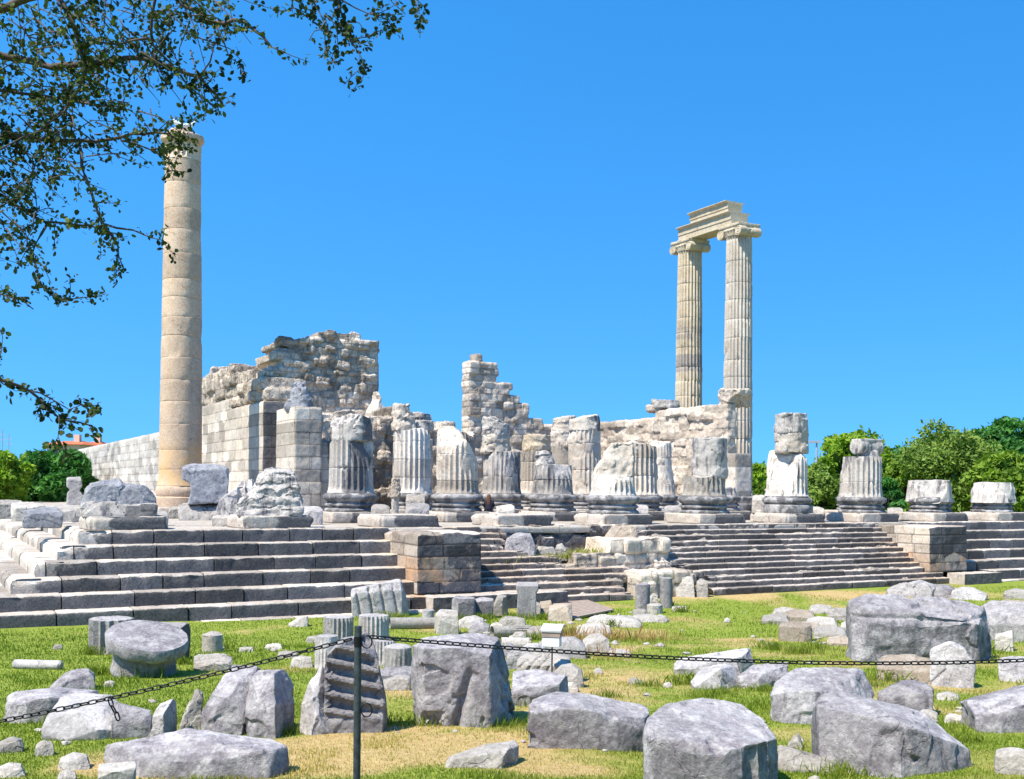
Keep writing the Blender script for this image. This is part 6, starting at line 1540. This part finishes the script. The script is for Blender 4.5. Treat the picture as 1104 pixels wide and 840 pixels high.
def mast(label, px, top, Y, lamp):
    p = PT(px, HOR, Y); H = PT(px, top, Y).z + 2.85
    t = thing('mast', label, 'mast', (p.x, Y, -2.85))
    bm = bmesh.new(); tube(bm, [(0, 0, 0), (0, 0, H)], [.14, .09], 8); obj('pole', bm, M['galv'], t)
    if lamp: bm = bmesh.new(); bm_box(bm, (-.35, 0, H + .05), (1.5, .5, .22)); obj('lamp_head', bm, M['galv'], t)
    else:
        bm = bmesh.new(); bm_box(bm, (0, 0, H * .93), (1.7, .12, .12)); bm_box(bm, (0, 0, H * .86), (2.2, .12, .12)); obj('crossarm', bm, M['galv'], t)
mast('thin lamp mast among the trees right of the tall broken column', 880, 477, 106, True)
mast('thin power pole at the far left horizon', 2, 463, 240, False)
mast('second thin power pole right of the first at the far left', 9, 468, 260, False)

# ================================================================ overhanging tree, near left: trunk outside the picture, branches and leaves above
rg = np.random.default_rng(77)
tr_base = Vector((-5.2, 6.4, float(gz(-5.2, 6.4)) - .1))
ot = thing('overhanging_tree', 'dark leafed tree whose branches hang into the upper left corner', 'tree', tr_base)
def tl(p): return Vector(p) - tr_base
crownroot = Vector((-4.6, 6.6, 4.6))
bm = bmesh.new(); tube(bm, [tl(tr_base), tl((-5.1, 6.45, .9)), tl((-5.25, 6.5, 2.2)), tl((-4.95, 6.55, 3.5)), tl(crownroot)], [.24, .19, .165, .14, .10], 12)
obj('trunk', bm, M['bark'], ot)
segs = []                                                       # every twig as a list of points
BR = [  # photo polylines at a depth, thickness in metres
    ([(-120, 40), (-40, 52), (60, 72), (150, 62), (215, 82), (240, 112)], 6.4, .030),
    ([(-120, 60), (-30, 20), (60, -12), (170, -14), (235, 28), (262, 20), (292, 50)], 6.2, .030),
    ([(60, -12), (80, 30), (95, 75), (70, 120), (30, 150)], 6.3, .016),
    ([(-100, 120), (-20, 146), (85, 153), (130, 150), (172, 142), (192, 150)], 6.6, .022),
    ([(85, 153), (95, 200), (110, 240), (128, 262), (132, 290)], 6.6, .012), ([(110, 240), (145, 248), (176, 260)], 6.6, .009),
    ([(130, 150), (165, 160), (186, 184)], 6.6, .007),
    ([(-100, 160), (-20, 200), (50, 240), (110, 244)], 6.7, .018), ([(50, 240), (36, 268), (40, 300), (60, 322), (102, 320)], 6.7, .010),
    ([(-60, 250), (0, 258), (40, 240)], 6.7, .008),
    ([(-90, 260), (-20, 312), (20, 322), (36, 334)], 6.5, .012), ([(-40, 300), (0, 350), (2, 378)], 6.5, .007),
    ([(-110, 360), (-20, 402), (30, 418), (62, 450), (98, 459)], 5.9, .016), ([(-60, 385), (0, 372)], 5.9, .006), ([(30, 418), (70, 440), (104, 438)], 5.9, .006), ([(62, 450), (64, 470), (58, 480)], 5.9, .004),
    ([(-110, 90), (-30, 96), (30, 100), (90, 110), (140, 118)], 6.5, .016), ([(-110, 130), (0, 130), (40, 180), (30, 214)], 6.5, .012),
    ([(235, 28), (250, 70), (258, 68)], 6.2, .006), ([(170, -14), (160, 40), (200, 90), (232, 116)], 6.3, .010),
    ([(160, 40), (120, 50), (80, 40)], 6.3, .008), ([(215, 82), (228, 60), (240, 30)], 6.4, .007),
    ([(170, -14), (300, -50), (420, -40)], 6.0, .022), ([(300, -46), (340, 4), (350, 22), (352, 50)], 6.0, .009), ([(345, -44), (366, 0), (374, 38), (392, 70)], 6.0, .009),
    ([(374, 38), (390, 42), (404, 38)], 6.0, .004), ([(310, -40), (316, 4), (330, 18)], 6.0, .006), ([(400, -42), (420, 0), (436, 16)], 6.0, .006), ([(366, 0), (395, 14), (418, 22)], 6.0, .005), ([(420, -40), (446, -4), (460, 8)], 6.0, .005), ([(350, 22), (338, 40), (336, 46)], 6.0, .004), ([(352, 14), (365, 30), (362, 60)], 6.0, .004)]
segs = []
for poly, Yd, th_ in BR:
    pts = []
    P_ = np.array(poly, float); s = np.concatenate([[0], np.cumsum(np.hypot(*np.diff(P_, axis=0).T))]); n = max(4, int(s[-1] / 12))
    ph = rg.uniform(0, 6)
    for i, u in enumerate(np.linspace(0, s[-1], n)):
        x, y = np.interp(u, s, P_[:, 0]), np.interp(u, s, P_[:, 1])
        pts.append(PT(x + rg.normal(0, 1.2), y + rg.normal(0, 1.2), Yd + .12 * math.sin(ph + u / 45)))
    segs.append((pts, th_))
# limb joining the trunk to the branches
for q, th_ in (((-120, 40), .055), ((-120, 60), .06), ((-100, 120), .04), ((-100, 160), .035), ((-90, 260), .03), ((-110, 360), .03), ((-110, 90), .03), ((-110, 130), .03)):
    e = PT(q[0], q[1], 6.4 if q[1] < 300 else 5.9); st = crownroot if q[1] < 200 else Vector((-5.0, 6.55, 3.3))
    segs.append(([st, st.lerp(e, .5) + Vector((0, .1, .12)), e], th_))
bm = bmesh.new(); leafC = []; leafD = []
def leafy(pts, dens, spread):
    for i in range(len(pts) - 1):
        a, b = pts[i], pts[i + 1]; L = (b - a).length
        for k in range(rg.poisson(dens * L)):
            f = rg.uniform(0, 1); p = a.lerp(b, f); leafC.append(p + Vector(rg.normal(0, spread, 3))); d = (b - a).normalized() * .7 + Vector(rg.normal(0, 1, 3)); leafD.append(d.normalized())
twigs = []
for pts, th_ in segs:
    n = len(pts); tube(bm, pts, [max(.0025, th_ * (1 - .72 * i / max(1, n - 1))) for i in range(n)], 6)
    if n <= 3: continue
    leafy(pts[n // 4:] if n > 6 else pts[n // 2:], 58, .018)
    for i in range(2, n):
        for r_ in range(rg.poisson(1.15)):
            a = pts[i]; d = (pts[i] - pts[i - 1]).normalized() * .6 + Vector((rg.normal(0, .8), rg.normal(0, .8), rg.normal(-.15, .7))); d.normalize(); L = rg.uniform(.06, .26) * (.62 if a.y < 6.03 else .85)
            q = [a, a + d * L * .5 + Vector(rg.normal(0, .01, 3)), a + d * L + Vector((0, 0, -.02)) + Vector(rg.normal(0, .015, 3))]
            tube(bm, q, [.0035, .0025, .0015], 5); leafy(q, 120, .016)
# fine dense twigs of the crown in the corner
zone = [(-60, -30), (250, -40), (225, 60), (190, 120), (120, 150), (70, 190), (20, 250), (-60, 330)]
def inside(x, y):
    c = False; n = len(zone)
    for i in range(n):
        (x1, y1), (x2, y2) = zone[i], zone[(i + 1) % n]
        if (y1 > y) != (y2 > y) and x < (x2 - x1) * (y - y1) / (y2 - y1) + x1: c = not c
    return c
cnt = 0
while cnt < 310:
    x, y = rg.uniform(-60, 260), rg.uniform(-40, 330)
    if not inside(x, y): continue
    if x + y > 250 and rg.random() < .55: continue
    cnt += 1
    a = PT(x, y, rg.uniform(5.9, 7.3)); d = Vector((rg.normal(.35, .7), rg.normal(0, .8), rg.normal(-.25, .6))); d.normalize(); L = rg.uniform(.15, .42)
    q = [a, a + d * L * .5 + Vector(rg.normal(0, .02, 3)), a + d * L + Vector((0, 0, -.03)) + Vector(rg.normal(0, .03, 3))]
    tube(bm, q, [.005, .003, .0015], 5); leafy(q, 52 if x + y < 200 else 42, .022)
me = bpy.data.meshes.new('branches'); bm.to_mesh(me); bm.free(); me.polygons.foreach_set('use_smooth', np.ones(len(me.polygons), bool))
o = obj('branches', me, M['bark'], ot, -tr_base * 0)
me.transform(Matrix.Translation(-tr_base))
C = np.array([list(c) for c in leafC]); D = np.array([list(d) for d in leafD]); n = len(C)
N3 = rg.normal(size=(n, 3)); N3[:, 2] += .6; N3 -= D * (N3 * D).sum(1, keepdims=True); N3 /= np.linalg.norm(N3, axis=1, keepdims=True); B3 = np.cross(D, N3)
big = np.where((C[:, 1] < 6.05) & (C[:, 2] < 2.6), 1.25, 1.0)[:, None]
S = rg.uniform(.013, .030, (n, 1)) * big; Wd = S * rg.uniform(.42, .6, (n, 1))
V = np.stack([C, C + D * S * .5 + B3 * Wd * .8 + N3 * S * .12, C + D * S * 1.1 + B3 * Wd * .85 + N3 * S * .1, C + D * S * 1.5 - N3 * S * .1, C + D * S * 1.1 - B3 * Wd * .85 + N3 * S * .1, C + D * S * .5 - B3 * Wd * .8 + N3 * S * .12], 1).reshape(-1, 3)
F = np.arange(n * 6).reshape(-1, 6)
V = V - np.array(list(tr_base))
me = mesh_np('leaves', V, F, smooth=False)
cl = fbm(C * 3.2, 5, 2)
attr(me, 'tint', np.repeat(np.clip(.25 + .8 * cl + rg.normal(0, .2, n), 0, 1), 6))
obj('leaves', me, M['leaf_near'], ot)

# ================================================================ grass
def blades(X, Y, h, w, lean, tint, rg):
    n = len(X); Zg = gz(X, Y); a = rg.uniform(0, 2 * math.pi, n); dx, dy = np.cos(a), np.sin(a); b = rg.uniform(0, 2 * math.pi, n); l = lean * h
    V = np.stack([np.stack([X - dx * w, Y - dy * w, Zg - .01], -1), np.stack([X + dx * w, Y + dy * w, Zg - .01], -1),
                  np.stack([X + dx * w * .7 + np.cos(b) * l * .35, Y + dy * w * .7 + np.sin(b) * l * .35, Zg + h * .55], -1),
                  np.stack([X + np.cos(b) * l, Y + np.sin(b) * l, Zg + h], -1),
                  np.stack([X - dx * w * .7 + np.cos(b) * l * .35, Y - dy * w * .7 + np.sin(b) * l * .35, Zg + h * .55], -1)], 1)
    return V.reshape(-1, 3), np.repeat(tint, 5)
n = 240000
u = rg.uniform(0, 1, n); Yg = 1 / (1 / 10.0 + u * (1 / 50.0 - 1 / 10.0)); Yg = np.where(rg.random(n) < .35, rg.uniform(10, 50, n), Yg)
Xg = rg.uniform(-.56, .56, n) * Yg
stv = straw(Xg, Yg)
P_ = np.stack([Xg, Yg, 0 * Xg], -1)
tuft = sstep(.05, .5, fbm(P_ * 1.3, 31, 4)); 
keep = rg.random(n) < np.clip(1.15 - .75 * stv + .3 * tuft, .12, 1)
# keep clear of the steps and boards
fu_ = (Xg - TX) * CT + (Yg - TY) * ST; fv_ = -(Xg - TX) * ST + (Yg - TY) * CT
keep &= ~((fv_ > -6.2) & (fu_ > -7))
Xg, Yg, stv, tuft = Xg[keep], Yg[keep], stv[keep], tuft[keep]
h = (.030 + .045 * tuft) * rg.uniform(.5, 1.5, len(Xg)) * (1 - .35 * stv) * np.interp(Yg, [10, 35], [1, 1.5])
V1, T1 = blades(Xg, Yg, h, .0045 * np.interp(Yg, [10, 35], [1, 2.6]), rg.uniform(.2, .9, len(Xg)), np.clip(stv * .95 + rg.normal(0, .16, len(Xg)) - .1, 0, 1), rg)
# taller tufts at the feet of stones and on the lawn
tv = []; tt2 = []
spots = [(540, 782, .5), (455, 782, .35), (415, 782, .3), (250, 788, .35), (232, 788, .35), (900, 836, .4), (925, 834, .35), (985, 826, .4), (940, 740, .35), (905, 735, .3), (830, 700, .5), (860, 705, .5), (880, 700, .4), (650, 675, .3), (672, 674, .35), (660, 676, .35), (500, 668, .5), (520, 668, .5), (555, 668, .4), (585, 668, .5), (575, 690, .4), (610, 684, .4),
         (735, 738, .4), (760, 752, .4), (775, 748, .4), (700, 740, .3), (820, 745, .4), (845, 738, .3), (945, 705, .4), (1060, 705, .5), (1085, 690, .5), (1010, 790, .4), (1040, 800, .4), (590, 790, .3), (695, 800, .25), (640, 805, .3), (105, 728, .3), (160, 730, .35), (195, 716, .35), (100, 706, .3), (240, 700, .3), (60, 782, .3), (150, 790, .25), (310, 792, .25), (470, 780, .3), (630, 760, .3), (655, 752, .3), (560, 760, .3), (1000, 700, .4), (960, 735, .4), (1070, 770, .4), (720, 654, .35), (735, 660, .35), (430, 668, .4), (415, 666, .3)]
for (px, py, rr) in spots:
    c = GP(px, py); m = int(240 * rr * 1.6)
    x = c.x + rg.normal(0, rr * .5, m); y = c.y + rg.normal(0, rr * .35, m)
    hh = rg.uniform(.06, .2, m) * (1 + .5 * (c.y > 20))
    a_, b_ = blades(x, y, hh, .006 * (1 + (c.y > 20) * .8), rg.uniform(.2, .8, m), np.clip(rg.normal(.1, .13, m), 0, 1), rg); tv.append(a_); tt2.append(b_)
V = np.concatenate([V1] + tv); T = np.concatenate([T1] + tt2)
F = np.arange(len(V)).reshape(-1, 5)
me = mesh_np('grass', V, F, smooth=False); attr(me, 'tint', T)
o = obj('grass', me, M['grass']); o['kind'] = 'stuff'
# grass growing in the gap between the stairs
c = TW(16.6, -2.9); m = 1500
uu = rg.uniform(13.8, 19.2, m); vv = rg.uniform(-3.4, -2.2, m); zz = np.interp(uu, [13.8, 19.2], [-1.35, -1.0]) - .12
Xq = TX + uu * CT - vv * ST; Yq = TY + uu * ST + vv * CT; hh = rg.uniform(.12, .38, m)
V, T = blades(Xq, Yq, hh, .012 + 0 * hh, rg.uniform(.2, .9, m), np.clip(rg.normal(.35, .2, m), 0, 1), rg)
V[:, 2] += np.repeat(zz - gz(Xq, Yq), 5)
me = mesh_np('weeds', V, np.arange(len(V)).reshape(-1, 5), smooth=False); attr(me, 'tint', T)
o = obj('weeds', me, M['grass']); o['kind'] = 'stuff'
# reddish dry weeds in the centre
M['dryweed'] = leaf_mat('dry weeds', (0.22, 0.09, 0.04), (0.42, 0.26, 0.10), .2)
xs = []; ys = []
for px, py, rr, m in ((612, 690, .8, 260), (655, 690, .9, 300), (690, 690, .7, 150), (640, 708, .8, 150), (960, 690, .5, 60)):
    c = GP(px, py); xs.append(c.x + rg.normal(0, rr, m)); ys.append(c.y + rg.normal(0, rr * .6, m))
xs, ys = np.concatenate(xs), np.concatenate(ys); m = len(xs)
V, T = blades(xs, ys, rg.uniform(.1, .5, m), .006 + 0 * xs, rg.uniform(.1, .6, m), rg.uniform(0, 1, m), rg)
me = mesh_np('dry_weeds', V, np.arange(len(V)).reshape(-1, 5), smooth=False); attr(me, 'tint', T)
o = obj('dry_weeds', me, M['dryweed']); o['kind'] = 'stuff'

# loose pebbles and chips of marble in the grass
rp = np.random.default_rng(12); PV = []; PF = []
bm = bmesh.new(); bmesh.ops.create_icosphere(bm, subdivisions=2, radius=1.0); bm.verts.ensure_lookup_table()
I0 = np.array([v.co[:] for v in bm.verts]); T0 = np.array([[v.index for v in f.verts] for f in bm.faces]); bm.free()
cl = [(1020, 768, 1.0, 40), (1000, 785, .8, 18), (610, 700, 1.6, 40), (560, 690, 1.4, 40), (500, 672, 1.6, 24), (870, 690, 1.6, 26), (700, 664, 1.6, 20), (660, 745, 1.6, 14), (300, 705, 2.0, 16), (40, 790, 1.2, 14), (120, 775, .9, 10), (900, 720, 1.2, 12), (440, 800, 1.2, 8), (760, 800, 1.0, 8), (640, 810, 1.0, 8), (1060, 820, .8, 12)]
for px, py, rr, m in cl:
    c = GP(px, py)
    for k in range(int(m * .6)):
        x, y = c.x + rp.normal(0, rr), c.y + rp.normal(0, rr * .8)
        if y < 10.6: continue
        s = rp.uniform(.02, .075) * (1 if y < 20 else 1.5)
        q = I0 * (1 + .35 * vnoise(I0 * 1.3 + k * 3.1 + px, 3))[:, None] * np.array([s * rp.uniform(.8, 1.4), s, s * rp.uniform(.45, .8)])
        a = rp.uniform(0, 6.28); q = np.stack([q[:, 0] * math.cos(a) - q[:, 1] * math.sin(a), q[:, 0] * math.sin(a) + q[:, 1] * math.cos(a), q[:, 2]], -1)
        PF.append(T0 + sum(len(p_) for p_ in PV)); PV.append(q + np.array([x, y, float(gz(x, y)) + s * .2]))
me = mesh_np('pebbles', np.concatenate(PV), np.concatenate(PF), smooth=False)
o = obj('pebbles', me, M['palerock']); o['kind'] = 'stuff'
# far wood closing the horizon behind the ruins
rw_ = np.random.default_rng(44); Cw = []; Tw = []
for k in range(260):
    a = rw_.uniform(R(35), R(145)); d = rw_.uniform(230, 300); c = np.array([d * math.cos(a), d * math.sin(a), -2.85 + rw_.uniform(1.5, 6.0)]); m = 75
    q = rw_.normal(size=(m, 3)) * np.array([4.2, 4.2, 1.9]); Cw.append(c + q); Tw.append(np.clip(rw_.uniform(.1, .9) + rw_.normal(0, .15, m), 0, 1))
Cw = np.concatenate(Cw); Cw[:, 2] = np.maximum(Cw[:, 2], -2.7)
V, F, tt_ = leaf_cards(Cw, 1.1, rw_, np.concatenate(Tw))
me = mesh_np('distant_wood', V, F, smooth=False); attr(me, 'tint', tt_)
o = obj('distant_wood', me, M['leaf_dark']); o['kind'] = 'stuff'
